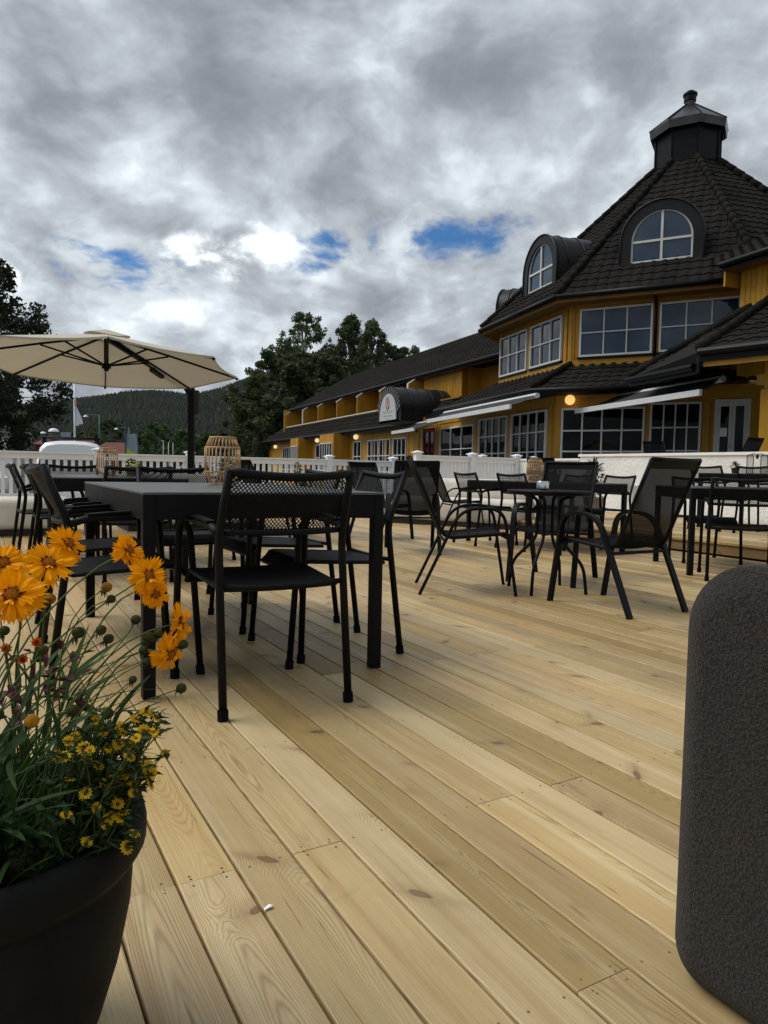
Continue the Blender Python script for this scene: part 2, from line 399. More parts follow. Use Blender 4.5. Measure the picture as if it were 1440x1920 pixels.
M['birch'] = pbr('birch_bark', (0.32, 0.31, 0.29), 0.8, 0.2, col2=(0.05, 0.045, 0.04), vscale=4)
M['brick'] = pbr('red_brick_far', (0.14, 0.06, 0.045), 0.85, 0.2, var=0.15, vscale=4)
M['greywood'] = pbr('grey_timber', (0.12, 0.11, 0.10), 0.85, 0.2, var=0.2, vscale=4)
M['carwhite'] = pbr('white_car_paint', (0.90, 0.91, 0.92), 0.2, 0.5)
M['polegreen'] = pbr('blue_green_pole', (0.03, 0.10, 0.12), 0.5, 0.4)
M['stem'] = pbr('green_stem', (0.060, 0.10, 0.022), 0.6, 0.3, var=0.25, vscale=12)

def glass_mat(name, col, rough=0.02, spec=0.6):
    return pbr(name, col, rough, spec, bump=0.10, bscale=0.9, bdist=0.02)
M['glass'] = glass_mat('window_glass_sky_tint', (0.008, 0.030, 0.062), 0.02, 0.45)  # blue base colour stands in for a reflection of blue sky
M['glasssky'] = glass_mat('window_glass_mirroring', (0.007, 0.018, 0.034), 0.02, 0.7)
M['glassdark'] = glass_mat('window_glass_dark', (0.0015, 0.002, 0.0025), 0.03, 0.12)
M['carglass'] = glass_mat('car_glass', (0.01, 0.012, 0.014))

def emis(name, col, st):
    m = bpy.data.materials.new(name); m.use_nodes = True
    nt = new_tree(m.node_tree)
    b = nd(nt, 'ShaderNodeBsdfPrincipled', {'Base Color': (0.8, 0.7, 0.5, 1), 'Roughness': 0.3, 'Emission Color': (*col, 1), 'Emission Strength': st})
    nd(nt, 'ShaderNodeOutputMaterial', {0: b.outputs[0]})
    return m
M['globe'] = emis('lit_globe', (1.0, 0.60, 0.17), 0.5)
M['globe2'] = emis('lit_globe_pale', (1.0, 0.80, 0.45), 0.42)

def sheer(name, col, tr, rough=0.75, weave=0.0):
    """open-weave cloth: part of the light passes between the threads"""
    m = bpy.data.materials.new(name); m.use_nodes = True
    nt = new_tree(m.node_tree)
    tcn = nd(nt, 'ShaderNodeTexCoord').outputs['Object']
    n = noise(nt, tcn, 7, 4)
    b = nd(nt, 'ShaderNodeBsdfPrincipled', {'Base Color': ramp(nt, n, [(0.3, tuple(c * 0.8 for c in col)), (0.7, tuple(c * 1.2 for c in col))]), 'Roughness': rough, 'Specular IOR Level': 0.08})
    t = nd(nt, 'ShaderNodeBsdfTransparent')
    mx = nd(nt, 'ShaderNodeMixShader', {0: tr, 1: b.outputs[0], 2: t.outputs[0]})
    nd(nt, 'ShaderNodeOutputMaterial', {0: mx.outputs[0]})
    return m
M['sling'] = sheer('black_open_weave_sling', (0.0042, 0.0045, 0.0055), 0.05)
M['slinggrey'] = sheer('grey_open_weave_sling', (0.03, 0.032, 0.035), 0.03)

def translucent(name, col, frac=0.35, rough=0.8, back=None, var=0.2, vscale=9, spec=0.2):
    m = bpy.data.materials.new(name); m.use_nodes = True
    nt = new_tree(m.node_tree)
    tcn = nd(nt, 'ShaderNodeTexCoord').outputs['Object']
    n = noise(nt, tcn, vscale, 3)
    rnd = nd(nt, 'ShaderNodeObjectInfo').outputs['Random']
    f = ma(nt, 'ADD', ma(nt, 'MULTIPLY', n, 0.75), ma(nt, 'MULTIPLY', rnd, 0.25))
    c = ramp(nt, f, [(0.28, tuple(x * (1 - var) for x in col)), (0.72, tuple(min(1, x * (1 + var)) for x in col))])
    b = nd(nt, 'ShaderNodeBsdfPrincipled', {'Base Color': c, 'Roughness': rough, 'Specular IOR Level': spec})
    t = nd(nt, 'ShaderNodeBsdfTranslucent', {0: c})
    mx = nd(nt, 'ShaderNodeMixShader', {0: frac, 1: b.outputs[0], 2: t.outputs[0]})
    nd(nt, 'ShaderNodeOutputMaterial', {0: mx.outputs[0]})
    return m
M['parasol'] = translucent('cream_parasol_cloth', (0.52, 0.49, 0.405), 0.16, var=0.04, vscale=2)
M['petal'] = translucent('golden_orange_petal', (0.88, 0.36, 0.002), 0.30, 0.6, var=0.10, vscale=60, spec=0.05)
M['petalred'] = pbr('dark_red_petal_base', (0.16, 0.012, 0.004), 0.6, 0.3)
M['petaly'] = translucent('lemon_yellow_petal', (0.80, 0.52, 0.012), 0.35, 0.6, var=0.15, vscale=60)
M['disc'] = pbr('orange_brown_disc', (0.40, 0.14, 0.006), 0.8, 0.2, var=0.4, vscale=300, bump=0.8, bscale=700, bdist=0.002)
M['discdark'] = pbr('dark_brown_disc', (0.20, 0.085, 0.008), 0.8, 0.1)
M['leaf'] = translucent('dark_green_leaf', (0.028, 0.060, 0.016), 0.22, 0.6, var=0.4, vscale=14, spec=0.12)
M['leafsmall'] = translucent('small_green_leaf', (0.034, 0.060, 0.017), 0.22, 0.6, var=0.35, vscale=30)
M['bud'] = pbr('green_bud', (0.032, 0.036, 0.008), 0.7, 0.1, var=0.35, vscale=90)
M['budo'] = pbr('opening_orange_bud', (0.36, 0.15, 0.008), 0.7, 0.1, col2=(0.045, 0.045, 0.009), vscale=60)
M['redleaf'] = translucent('dark_red_leaf', (0.06, 0.018, 0.016), 0.2, 0.55, var=0.3, vscale=14)
M['redflower'] = translucent('red_orange_petal', (0.62, 0.13, 0.015), 0.3, 0.6, var=0.3, vscale=50)
M['paleflower'] = translucent('pale_yellow_petal', (0.78, 0.70, 0.28), 0.3, 0.6, var=0.2, vscale=50)
def crown_mat(name, col, var=0.5, vscale=0.5):
    return translucent(name, col, 0.25, 0.6, var=var, vscale=vscale)
M['crown_dark'] = crown_mat('dark_tree_leaves', (0.024, 0.034, 0.015))
M['crown_mid'] = crown_mat('birch_leaves', (0.068, 0.094, 0.036))
M['crown_light'] = crown_mat('light_green_leaves', (0.045, 0.085, 0.024))
M['forest'] = pbr('spruce_forest', (0.046, 0.052, 0.036), 0.9, 0.1, col2=(0.020, 0.029, 0.021), vscale=0.010)
M['hill'] = pbr('forest_floor', (0.035, 0.045, 0.028), 0.95, 0.1, col2=(0.018, 0.024, 0.017), vscale=0.01)

def boucle():
    m = bpy.data.materials.new('grey_boucle_upholstery'); m.use_nodes = True
    nt = new_tree(m.node_tree)
    t = nd(nt, 'ShaderNodeTexCoord').outputs['Object']
    v = nd(nt, 'ShaderNodeTexVoronoi', {'Vector': vm(nt, 'ADD', t, vm(nt, 'SCALE', nd(nt, 'ShaderNodeTexNoise', {'Vector': t, 'Scale': 180.0}).outputs['Color'], sc_=0.006)), 'Scale': 210.0})
    n1 = noise(nt, t, 330, 3, 0.7); n2 = noise(nt, t, 9, 3)
    f = ma(nt, 'ADD', ma(nt, 'MULTIPLY', v.outputs['Distance'], 0.55), ma(nt, 'MULTIPLY', n1, 0.65))
    c = ramp(nt, f, [(0.30, (0.052, 0.044, 0.038)), (0.50, (0.032, 0.027, 0.0235)), (0.78, (0.014, 0.012, 0.0105))])
    c = vm(nt, 'SCALE', c, sc_=ma(nt, 'ADD', 0.75, ma(nt, 'MULTIPLY', n2, 0.5)))
    b = nd(nt, 'ShaderNodeBsdfPrincipled', {'Base Color': c, 'Roughness': 0.95, 'Specular IOR Level': 0.15, 'Sheen Weight': 0.08, 'Sheen Roughness': 0.5})
    bp = nd(nt, 'ShaderNodeBump', {'Strength': 1.0, 'Distance': 0.004, 'Height': ma(nt, 'SUBTRACT', 1.0, f)})
    nt.links.new(bp.outputs[0], b.inputs['Normal'])
    nd(nt, 'ShaderNodeOutputMaterial', {0: b.outputs[0]})
    return m
M['boucle'] = boucle()

# ---------------------------------------------------------------- ground, hills
rng = random.Random(7)
g = G(); n = 24
for i in range(n + 1):
    for j in range(n + 1):
        X = -2400 + 4800 * i / n; Y = -2400 + 4800 * j / n
        g.v.append((X, Y, -0.42))
g.f = [(i * (n + 1) + j, (i + 1) * (n + 1) + j, (i + 1) * (n + 1) + j + 1, i * (n + 1) + j + 1) for i in range(n) for j in range(n)]
kind(obj('ground', g, M['ground']), 'structure')

RIDGE = [(-2600, 60), (-1500, 70), (-1050, 84), (-880, 100), (-760, 126), (-700, 136), (-640, 144), (-590, 147), (-541, 153), (-474, 156), (-430, 154), (-396, 156),
         (-340, 172), (-296, 187), (-229, 204), (-140, 216), (60, 222), (400, 190), (900, 150), (2600, 90)]
def ridge(X): return float(np.interp(X, [p[0] for p in RIDGE], [p[1] for p in RIDGE])) - 13.0
def hill_z(X, Y):
    k = X * 1500.0 / max(Y, 300.0)
    t = min(max((Y - 480) / 1020.0, 0), 1); t = t * t * (3 - 2 * t)
    top = ridge(k)
    z = top * t
    # a lower, nearer shoulder in front of the ridge
    s = math.exp(-((Y - 820) / 190.0) ** 2) * (16 + 10 * math.sin(X * 0.008 + 1.0)) * (1 if True else 0)
    z += s + 3.5 * math.sin(X * 0.021 + Y * 0.013) * t
    if Y > 1500: z -= (Y - 1500) * 0.10
    return z - 1.0
g = G(); NX, NY = 90, 46
xs = np.linspace(-2200, 1800, NX); ys = np.linspace(440, 2100, NY)
for X in xs:
    for Y in ys: g.v.append((X, Y, hill_z(X, Y)))
g.f = [(i * NY + j, (i + 1) * NY + j, (i + 1) * NY + j + 1, i * NY + j + 1) for i in range(NX - 1) for j in range(NY - 1)]
kind(obj('hills', g, M['hill'], smooth=True), 'structure')
fg = G()
def spruce(x, y, z, h, r):
    k = len(fg.v); a0 = rng.random() * 6
    for q in range(5):
        a = a0 + q * 2 * math.pi / 5
        fg.v.append((x + r * math.cos(a), y + r * math.sin(a), z + h * 0.10))
    fg.v.append((x, y, z + h)); fg.v.append((x, y, z))
    for q in range(5):
        fg.f.append((k + q, k + (q + 1) % 5, k + 5)); fg.f.append((k + (q + 1) % 5, k + q, k + 6))
for _ in range(15000):
    Y = 500 + 1030 * (rng.random() ** 0.75); X = Y * rng.uniform(-0.62, -0.02)
    spruce(X, Y, hill_z(X, Y) - 0.5, rng.uniform(5.5, 11.0) * (0.75 + 0.35 * Y / 1500), rng.uniform(2.2, 3.8))
for _ in range(700):
    X = rng.uniform(-930, -60); Y = rng.uniform(1450, 1530)
    spruce(X, Y, hill_z(X, Y) - 0.5, rng.uniform(6, 13.0), rng.uniform(1.8, 3.2))
fo = kind(obj('forest', fg, M['forest']), 'stuff')
tag(fo, 'dark spruce forest covering the far hillside behind the parasol', 'forest')

# ---------------------------------------------------------------- deck
PITCH, BW, C0 = 0.1243, 0.1190, 0.2089 - 0.1243 * 2
PL = {}
def plank_mesh(L, w, th=0.028, mat='deck', name='plank'):
    key = (round(L, 3), round(w, 4), mat)
    if key in PL: return PL[key]
    hw, ch = w / 2, 0.0035
    prof = [(-hw, -th), (-hw, -ch), (-hw + ch * .35, -ch * .35), (-hw + ch, 0), (hw - ch, 0), (hw - ch * .35, -ch * .35), (hw, -ch), (hw, -th)]
    g = G(); k = len(prof)
    for x in (-L / 2, L / 2): g.v += [(x, y, z) for y, z in prof]
    g.f = [(i, (i + 1) % k, (i + 1) % k + k, i + k) for i in range(k)] + [tuple(reversed(range(k))), tuple(range(k, 2 * k))]
    g.f = [tuple(reversed(f)) for f in g.f]
    PL[key] = mesh_of(name, g, M[mat])
    return PL[key]
# joists carry the boards; they are the deck's own mesh
g = G()
jb = -1.0
while jb < 14.2:
    p0 = bc(jb - 0.024, -3.2, -0.20); g.obox(p0, BB * 0.048, CC * 10.2, (0, 0, 0.17)); jb += 0.6
deck = kind(obj('deck', g, M['soil']), 'structure')
under = kind(obj('gap_shade_underlay', G().obox(bc(-1.4, -3.3, -0.40), BB * 15.6, CC * 10.4, (0, 0, 0.15)), M['soil']), 'structure')  # dark sheet added below the boards so their gaps look shaded
JOINTS = {1: 1.4, 3: 1.4, 7: 1.4, 15: 2.6, 17: 2.6, 19: 2.6, 10: 2.6, 8: 2.6, 4: 2.6, 2: 2.6, 11: 3.8, 23: 2.6, 12: 2.6, 6: 3.8, 9: 5.0, 13: 1.4, 5: 5.0}
rd = random.Random(11)
filler = G()
screws = G()
def board(b0, b1, c, z=0.0, parent=deck, w=BW):
    L = b1 - b0 - 0.0016
    o = put('plank', plank_mesh(L, w), parent)
    o.matrix_basis = Matrix.Translation(bc((b0 + b1) / 2, c, z + rd.uniform(-0.0007, 0.0007))) @ MDECK.to_3x3().to_4x4() @ Matrix.Rotation(rd.uniform(-0.0005, 0.0005), 4, 'Z')
    return o
n_planks = 0
for k in range(-26, 57):
    cc = C0 + (k + 0.5) * PITCH
    if cc > 6.84: break
    kk = k - 2
    if cc < -0.12 or k < 0:
        filler.merge(G().add([tuple(v.co) for v in plank_mesh(15.0, BW).vertices], [tuple(p.vertices) for p in plank_mesh(15.0, BW).polygons]),
                     Matrix.Translation(bc(6.6, cc, 0)) @ MDECK.to_3x3().to_4x4())
        continue
    j = JOINTS.get(kk)
    if j is None: j = 0.2 + 0.6 * 2 * rd.randint(0, 4) + 0.0
    cuts = [j]
    while cuts[0] > -0.9: cuts.insert(0, cuts[0] - rd.choice((3.6, 4.2, 4.8)))
    while cuts[-1] < 14.1: cuts.append(cuts[-1] + rd.choice((3.6, 4.2, 4.8, 5.4)))
    cuts = [max(-1.2, min(14.1, q)) for q in cuts]
    for a, b in zip(cuts[:-1], cuts[1:]):
        if b - a > 0.1: board(a, b, cc); n_planks += 1
    for q in cuts:
        for s in (-0.018, 0.018):
            for e in (-0.034, 0.034):
                if -0.5 < q < 6: screws.lathe([(0.0001, 0.0006), (0.0024, 0.0004), (0.0028, -0.002)], 7, bc(q + s, cc + e, 0.0008))
    jb = -1.0 + 0.6 * 2
    while jb < 6.0:
        for e in (-0.034, 0.034): screws.lathe([(0.0001, 0.0006), (0.0024, 0.0004), (0.0028, -0.002)], 7, bc(jb + rd.uniform(-.01, .01), cc + e + rd.uniform(-.004, .004), 0.0008))
        jb += 0.6
kind(obj('outer_planks', filler, M['deck'], deck), 'stuff')
kind(obj('screw_heads', screws, pbr('zinc_screw', (0.16, 0.13, 0.09), 0.5, 0.4), deck), 'stuff')

# raised platform on the right, one step up
PZ = 0.145
g = G().obox(bc(-2.5, 6.98, -0.35), BB * 14.9, CC * 3.5, (0, 0, PZ + 0.35 - 0.034))
plat = kind(obj('raised_platform', g, M['soil']), 'structure')
for k in range(29):
    cc = 6.90 + (k + 0.5) * PITCH
    if cc > 10.42: break
    cuts = [-2.4 + 0.6 * rd.randint(0, 5)]
    while cuts[-1] < 12.3: cuts.append(cuts[-1] + rd.choice((4.2, 4.8, 5.4)))
    cuts[-1] = 12.3
    for a, b in zip(cuts[:-1], cuts[1:]):
        if b - a > 0.05 and b > 2.5: board(a, b, cc, PZ, plat); n_planks += 1
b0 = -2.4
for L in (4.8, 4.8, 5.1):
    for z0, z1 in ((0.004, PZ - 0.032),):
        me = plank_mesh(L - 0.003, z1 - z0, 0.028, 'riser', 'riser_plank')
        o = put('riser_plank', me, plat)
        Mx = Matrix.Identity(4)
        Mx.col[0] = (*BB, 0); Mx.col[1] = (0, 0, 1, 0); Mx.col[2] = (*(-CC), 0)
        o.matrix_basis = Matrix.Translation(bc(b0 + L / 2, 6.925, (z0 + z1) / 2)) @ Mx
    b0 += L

# small scrap of white paper lying in a gap of the boards
g = G(); pts = [(0, 0), (0.016, 0.004), (0.021, 0.010), (0.012, 0.012), (0.002, 0.007)]
top = [(x, y, 0.002 + 0.003 * ((i % 2))) for i, (x, y) in enumerate(pts)]
g.prism(top, (0, 0, 0.0012))
tag(obj('paper_scrap', g, M['white'], loc=(-0.213, 1.300, 0.0), rot=(0, 0, 0.4)), 'tiny scrap of white paper lying on the pine boards', 'litter')

# ---------------------------------------------------------------- white stucco wall with cap, and terrace behind
g = G().obox(bc(-2.5, 10.44, -0.4), BB * 12.97, CC * 0.22, (0, 0, 1.595))
wall = thing('stucco_wall', 'rough white stucco wall along the raised platform', 'wall', (0, 0, 0))
w_main = obj('wall_panel', g, M['stucco'], wall)
obj('wall_cap', G().obox(bc(-2.5, 10.415, 1.195), BB * 13.0, CC * 0.27, (0, 0, 0.046)), M['cap'], wall)
obj('low_wall_panel', G().obox(bc(10.475, 10.47, -0.4), BB * 1.85, CC * 0.18, (0, 0, 1.52)), M['stucco'], wall)
obj('low_wall_cap', G().obox(bc(10.505, 10.45, 1.12), BB * 1.80, CC * 0.22, (0, 0, 0.04)), M['cap'], wall)
bx = tag(obj('electric_box', G().rbox(-0.06, 0.06, -0.09, 0.09, 0, 0.30, 0.008, 2).box(-0.055, -0.066, -0.02, 0.02, 0.10, 0.16), M['alu'], loc=bc(9.05, 10.38, 0.36), rot=(0, 0, FC)),
         'small grey electric box fixed to the white stucco wall', 'electric box')
TZ = 0.60
kind(obj('terrace', G().obox(bc(-2.5, 10.67, -0.4), BB * 23, CC * 14, (0, 0, 0.4 + TZ)), M['gravel']), 'structure')

# ---------------------------------------------------------------- white fences
def fence(label, b, c0, c1, z0, z1, posts, cap_z, pitch, sw, base=None):
    f = thing('fence', label, 'fence', bc(b, c0, z0 - 0.15), TH - R(90), 'white painted fences round the deck')
    # local: x = -b .. use world coordinates turned into the local frame
    inv = f.matrix_basis.inverted() if False else (Matrix.Translation(bc(b, c0, z0 - 0.15)) @ Matrix.Rotation(TH, 4, 'Z')).inverted()
    f.rotation_euler = (0, 0, TH)             # local x = c, local y = b
    L = c1 - c0; h = z1 - z0
    rail = G().box(0, L, -0.022, 0.022, 0.15 + h - 0.115, 0.15 + h - 0.02)
    obj('top_rail', rail, M['white'], f)
    obj('hand_rail', G().box(-0.01, L + 0.01, -0.06, 0.05, 0.15 + h - 0.0195, 0.15 + h + 0.012), M['white'], f)
    obj('bottom_rail', G().box(0, L, -0.022, 0.022, 0.15, 0.15 + 0.085), M['white'], f)
    sl = mesh_of('slat', G().box(-sw / 2, sw / 2, 0.0225, 0.0405, 0.15 + 0.02, 0.15 + h - 0.03), M['white'])
    n = int(L / pitch)
    for i in range(n):
        put('slat', sl, f, ((i + 0.5) * L / n, 0, 0))
    pm = G().box(-0.06, 0.06, -0.061, 0.061, 0, cap_z - z0 + 0.15 - 0.07)
    pm.box(-0.072, 0.072, -0.072, 0.072, cap_z - z0 + 0.15 - 0.0698, cap_z - z0 + 0.15 - 0.045)
    k = cap_z - z0 + 0.15 - 0.0448
    pm.add([(-.095, -.095, k), (.095, -.095, k), (.095, .095, k), (-.095, .095, k), (-.095, -.095, k + .014), (.095, -.095, k + .014), (.095, .095, k + .014), (-.095, .095, k + .014), (0, 0, k + .05)],
           [(3, 2, 1, 0), (0, 1, 5, 4), (1, 2, 6, 5), (2, 3, 7, 6), (3, 0, 4, 7), (4, 5, 8), (5, 6, 8), (6, 7, 8), (7, 4, 8)])
    pmesh = mesh_of('post', pm, M['white'])
    for pc in posts: put('post', pmesh, f, (pc - c0, 0.0, 0))
    return f
fence('low white slat fence along the far edge of the deck behind the parasol', 14.0, -6.0, 8.16, 0.235, 1.05, [-4.4, -1.6, 1.86, 3.55, 6.56, 8.16], 1.16, 0.125, 0.062)
fence('taller white slat fence on the raised platform behind the beige sofa', 12.42, 7.82, 10.45, 0.23, 1.165, [7.82, 9.21, 10.45], 1.265, 0.095, 0.074)
fence('white slat fence half hidden behind the platform fence', 14.3, 9.2, 14.5, 0.25, 1.20, [10.93, 12.59, 14.4], 1.29, 0.11, 0.075)

# ---------------------------------------------------------------- furniture
def bez(p0, p1, p2, n=6):
    p0, p1, p2 = map(Vector, (p0, p1, p2))
    return [(1 - t) ** 2 * p0 + 2 * t * (1 - t) * p1 + t * t * p2 for t in [i / n for i in range(n + 1)]]
def rounded(pts, r, n=5):
    """polyline with rounded corners"""
    pts = [Vector(p) for p in pts]; out = [pts[0]]
    for a, b, c in zip(pts[:-2], pts[1:-1], pts[2:]):
        d1, d2 = (a - b), (c - b)
        q = min(r, d1.length * .49, d2.length * .49)
        out += bez(b + d1.normalized() * q, b, b + d2.normalized() * q, n)
    out.append(pts[-1]); return out

# expanded-metal back: one sheet of diamond cells, bowed away from the sitter
def lattice(width, z0, z1, bow, lean, dip):
    """staggered diamond holes; returns G in chair coordinates"""
    px, pz = 0.0134, 0.0158
    nx, nz = int(width / px), int((z1 - z0) / pz)
    px, pz = width / nx, (z1 - z0) / nz
    def P(x, z):
        t = x / (width / 2); u = (z - z0) / (z1 - z0)
        y = lean(z) - bow * (1 - t * t) * (0.8 + 0.2 * u)
        return (x, y, z - dip * (1 - t * t) * u)
    g = G()
    for row in range(2 * nz + 1):
        off = 0.0 if row % 2 == 0 else px / 2
        for i in range(nx + 1):
            cx = -width / 2 + off + i * px; cz = z0 + row * pz / 2
            if cx > width / 2 + 1e-6: continue
            hw, hh = px / 2, pz / 2
            outer = [(cx - hw, cz), (cx, cz - hh), (cx + hw, cz), (cx, cz + hh)]
            outer = [(min(max(x, -width / 2), width / 2), min(max(z, z0), z1)) for x, z in outer]
            edge = cz < z0 + hh * .9 or cz > z1 - hh * .9 or abs(cx) > width / 2 - hw * .9
            k = len(g.v)
            g.v += [P(*p) for p in outer]
            if edge:
                g.f.append((k, k + 1, k + 2, k + 3)); continue
            q = 0.66
            inner = [(cx - hw * q, cz), (cx, cz - hh * q * .92), (cx + hw * q, cz), (cx, cz + hh * q * .92)]
            g.v += [P(*p) for p in inner]
            g.f += [(k + a, k + (a + 1) % 4, k + 4 + (a + 1) % 4, k + 4 + a) for a in range(4)]
    return g
def lean(z):                                 # y of the rear upright at height z
    return float(np.interp(z, [0, .60, .66, .835], [-.28, -.205, -.212, -.30]))
GRP_MESH = 'black metal armchairs with expanded-metal backs'
GRP_SLING = 'black sling-seat garden armchairs'
def make_mesh_chair(label):
    t = thing('armchair', label, 'chair', group=GRP_MESH)
    for s in (-1, 1):
        up = rounded([(s * .230, -.28, .02), (s * .228, -.205, .60), (s * .218, -.30, .835)], .07)
        lg = obj('leg', G().tube(up, .0142, 10), M['black'], t, smooth=True)
        obj('foot', G().tube([(s * .230, -.2815, 0), (s * .230, -.2765, .036)], .0185, 10), M['rubber'], lg, auto=40)
        fr = rounded([(s * .268, .272, .02), (s * .262, .225, .655), (s * .240, -.15, .640), (s * .231, -.209, .618)], .10, 7)
        lg = obj('leg', G().tube(fr, .0138, 10), M['black'], t, smooth=True)
        obj('foot', G().tube([(s * .268, .273, 0), (s * .268, .270, .036)], .0185, 10), M['rubber'], lg, auto=40)
        obj('armrest', G().strip(bez((s * .262, .165, .6655), (s * .254, .0, .668), (s * .240, -.15, .654)), (.0145, 0, 0), .004), M['black'], t, auto=40)
    # seat: a dished sheet in a rim
    g = G(); NX, NY = 12, 12
    def S(u, v):                              # u across -1..1, v 0 front..1 rear
        wv = .232 - .020 * v
        y = .235 - .43 * v - (.030 * (1 - u * u) if v > .5 else 0) * (v - .5) * 2 + .0
        z = .452 - .022 * v - .010 * (1 - u * u) * (1 - (2 * v - 1) ** 2) - .05 * max(0, (.10 - v) / .10) ** 2
        return (u * wv, y, z)
    for j in range(NY + 1):
        for i in range(NX + 1): g.v.append(S(-1 + 2 * i / NX, j / NY))
    nn = len(g.v); g.v += [(x, y, z - .006) for x, y, z in g.v]
    q = lambda i, j: j * (NX + 1) + i
    for j in range(NY):
        for i in range(NX):
            g.f.append((q(i, j), q(i, j + 1), q(i + 1, j + 1), q(i + 1, j)))
            g.f.append((q(i, j) + nn, q(i + 1, j) + nn, q(i + 1, j + 1) + nn, q(i, j + 1) + nn))
    seat = obj('seat', g, M['blackmesh'], t, smooth=True)
    rim = [S(-1, v / 8) for v in range(9)] + [S(-1 + u / 5, 1) for u in range(1, 10)] + [S(1, 1 - v / 8) for v in range(9)] + [S(1 - u / 5, 0) for u in range(1, 10)] + [S(-1, 0)]
    obj('seat_rim', G().tube([(x, y, z - .006) for x, y, z in rim], .0095, 6, False), M['black'], seat, smooth=True)
    obj('stretcher', G().tube([(-.226, -.225, .437), (-.1, -.238, .430), (.1, -.238, .430), (.226, -.225, .437)], .010, 8), M['black'], t, smooth=True)
    bk = obj('backrest', lattice(.430, .628, .818, .030, lean, .016), M['blackmesh'], t)
    def rail(z, dip, r):
        return G().tube([(x, lean(z) - .030 * (1 - (x / .215) ** 2), z - dip * (1 - (x / .215) ** 2)) for x in np.linspace(-.219, .219, 13)], r, 8)
    obj('top_rail', rail(.829, .016, .0135), M['black'], bk, smooth=True)
    obj('lower_rail', rail(.622, .004, .0105), M['black'], bk, smooth=True)
    return t

def make_sling_chair(label, flat=True):
    t = thing('sling_armchair', label, 'chair', group=GRP_SLING)
    for s in (-1, 1):
        x = s * .252
        path = rounded([(x, .335, 0.0), (x * 1.0, .235, .600), (x, -.055, .590), (x, -.325, 0.0)], .115, 8)
        if flat: g = G().strip(path, (.0195, 0, 0), .010)
        else: g = G().tube(path, .0115, 10)
        obj('leg_frame', g, M['black'], t, auto=40)
        # rail that carries the cloth: seat front -> seat rear -> top of back
        xr = s * .215
        rp = rounded([(xr, .285, .405), (xr, .255, .425), (xr, -.165, .385), (xr, -.300, .70), (xr, -.405, .935)], .08, 5)
        obj('side_rail', G().tube(rp, .0125 if flat else .0135, 8), M['black'], t, smooth=True)
    br = lambda y, z, r=.0105: (G().strip([(-.25, y, z), (.25, y, z)], (0, .015, 0), .008) if flat else G().tube([(-.25, y, z), (.25, y, z)], r, 8))
    obj('crossbar', br(.255, .400), M['black'], t); obj('crossbar', br(-.155, .365), M['black'], t)
    prof = rounded([(0, .290, .402), (0, .258, .432), (0, -.170, .392), (0, -.305, .70), (0, -.412, .940)], .085, 6)
    g = G(); nx = 6
    for p in prof:
        for i in range(nx + 1):
            u = -1 + 2 * i / nx
            g.v.append((u * .215, p.y - .012 * (1 - u * u) * (1 if p.z > .45 else 0), p.z - .018 * (1 - u * u) * (1 if p.z < .45 else 0)))
    q = lambda i, j: j * (nx + 1) + i
    g.f = [(q(i, j), q(i + 1, j), q(i + 1, j + 1), q(i, j + 1)) for j in range(len(prof) - 1) for i in range(nx)]
    sl = obj('sling', g, M['sling'], t, smooth=True)
    g = G()
    for z0, z1 in ((.88, .945),):
        n2 = len(g.v)
        for i in range(nx + 1):
            u = -1 + 2 * i / nx
            for z in (z0, z1):
                y = float(np.interp(z, [.70, .94], [-.305, -.412])) - .012 * (1 - u * u) - .003
                g.v.append((u * .2155, y, z))
        g.f += [(n2 + 2 * i, n2 + 2 * i + 1, n2 + 2 * i + 3, n2 + 2 * i + 2) for i in range(nx)]
    obj('hem', g, M['black'], sl, smooth=True)
    obj('top_bar', G().tube([(-.215, -.408, .938), (-.1, -.418, .934), (.1, -.418, .934), (.215, -.408, .938)], .011, 8), M['black'], t, smooth=True)
    return t

def make_table(label, L=1.62, W=.98):
    """long side along local y"""
    t = thing('dining_table', label, 'table', group='rectangular black dining tables')
    hx, hy, T = W / 2, L / 2, .748
    obj('tabletop', G().rbox(-hx, hx, -hy, hy, T - .010, T, .002, 1), M['tabletop'], t)
    e = .0235
    for x in (-hx + e, hx - e):
        for y in (-hy + e, hy - e):
            obj('leg', G().rbox(x - .0225, x + .0225, y - .0225, y + .0225, 0, T - .0105, .002, 1), M['black'], t)
    for y, n in ((-hy + .012, 1), (hy - .012, 1)):
        obj('apron', G().box(-hx + .047, hx - .047, y - .010, y + .010, T - .100, T - .011), M['black'], t)
    for x in (-hx + .012, hx - .012):
        obj('apron', G().box(x - .010, x + .010, -hy + .047, hy - .047, T - .100, T - .011), M['black'], t)
    return t

CH = make_mesh_chair('black metal armchair with diamond mesh back, nearest, at the end of the lantern table')
CH.location = bc(2.545, .924); CH.rotation_euler = (0, 0, FB + R(-1))
def chair(b, c, rz, label, z=0.0): return dup(CH, bc(b, c, z), rz, label)
T1 = make_table('black rectangular table with the rattan lantern on it, behind the orange flowers')
T1.location = bc(3.405, .985); T1.rotation_euler = (0, 0, FB)
chair(3.10, .49, FC + R(1), 'black mesh armchair tucked under the left side of the lantern table, nearest the orange flowers')
chair(3.88, .53, FC - R(1), 'black mesh armchair on the left side of the lantern table, second from the flowers')
chair(3.01, 1.40, FNC - R(2), 'black mesh armchair on the right side of the lantern table, beside its front right leg')
chair(3.71, 1.41, FNC + R(1), 'black mesh armchair on the right side of the lantern table, further from the front')
chair(4.34, 1.085, FNB + R(2), 'black mesh armchair at the far end of the lantern table, showing just its back')
T2 = dup(T1, bc(6.42, .93), FB, 'black rectangular table with lantern and yellow flower pot, second table from the flowers')
chair(5.50, .97, FB, 'black mesh armchair at the near end of the second table, behind the lantern table')
chair(6.22, .60, FC, 'black mesh armchair at the second table, whole back visible near the left picture edge')
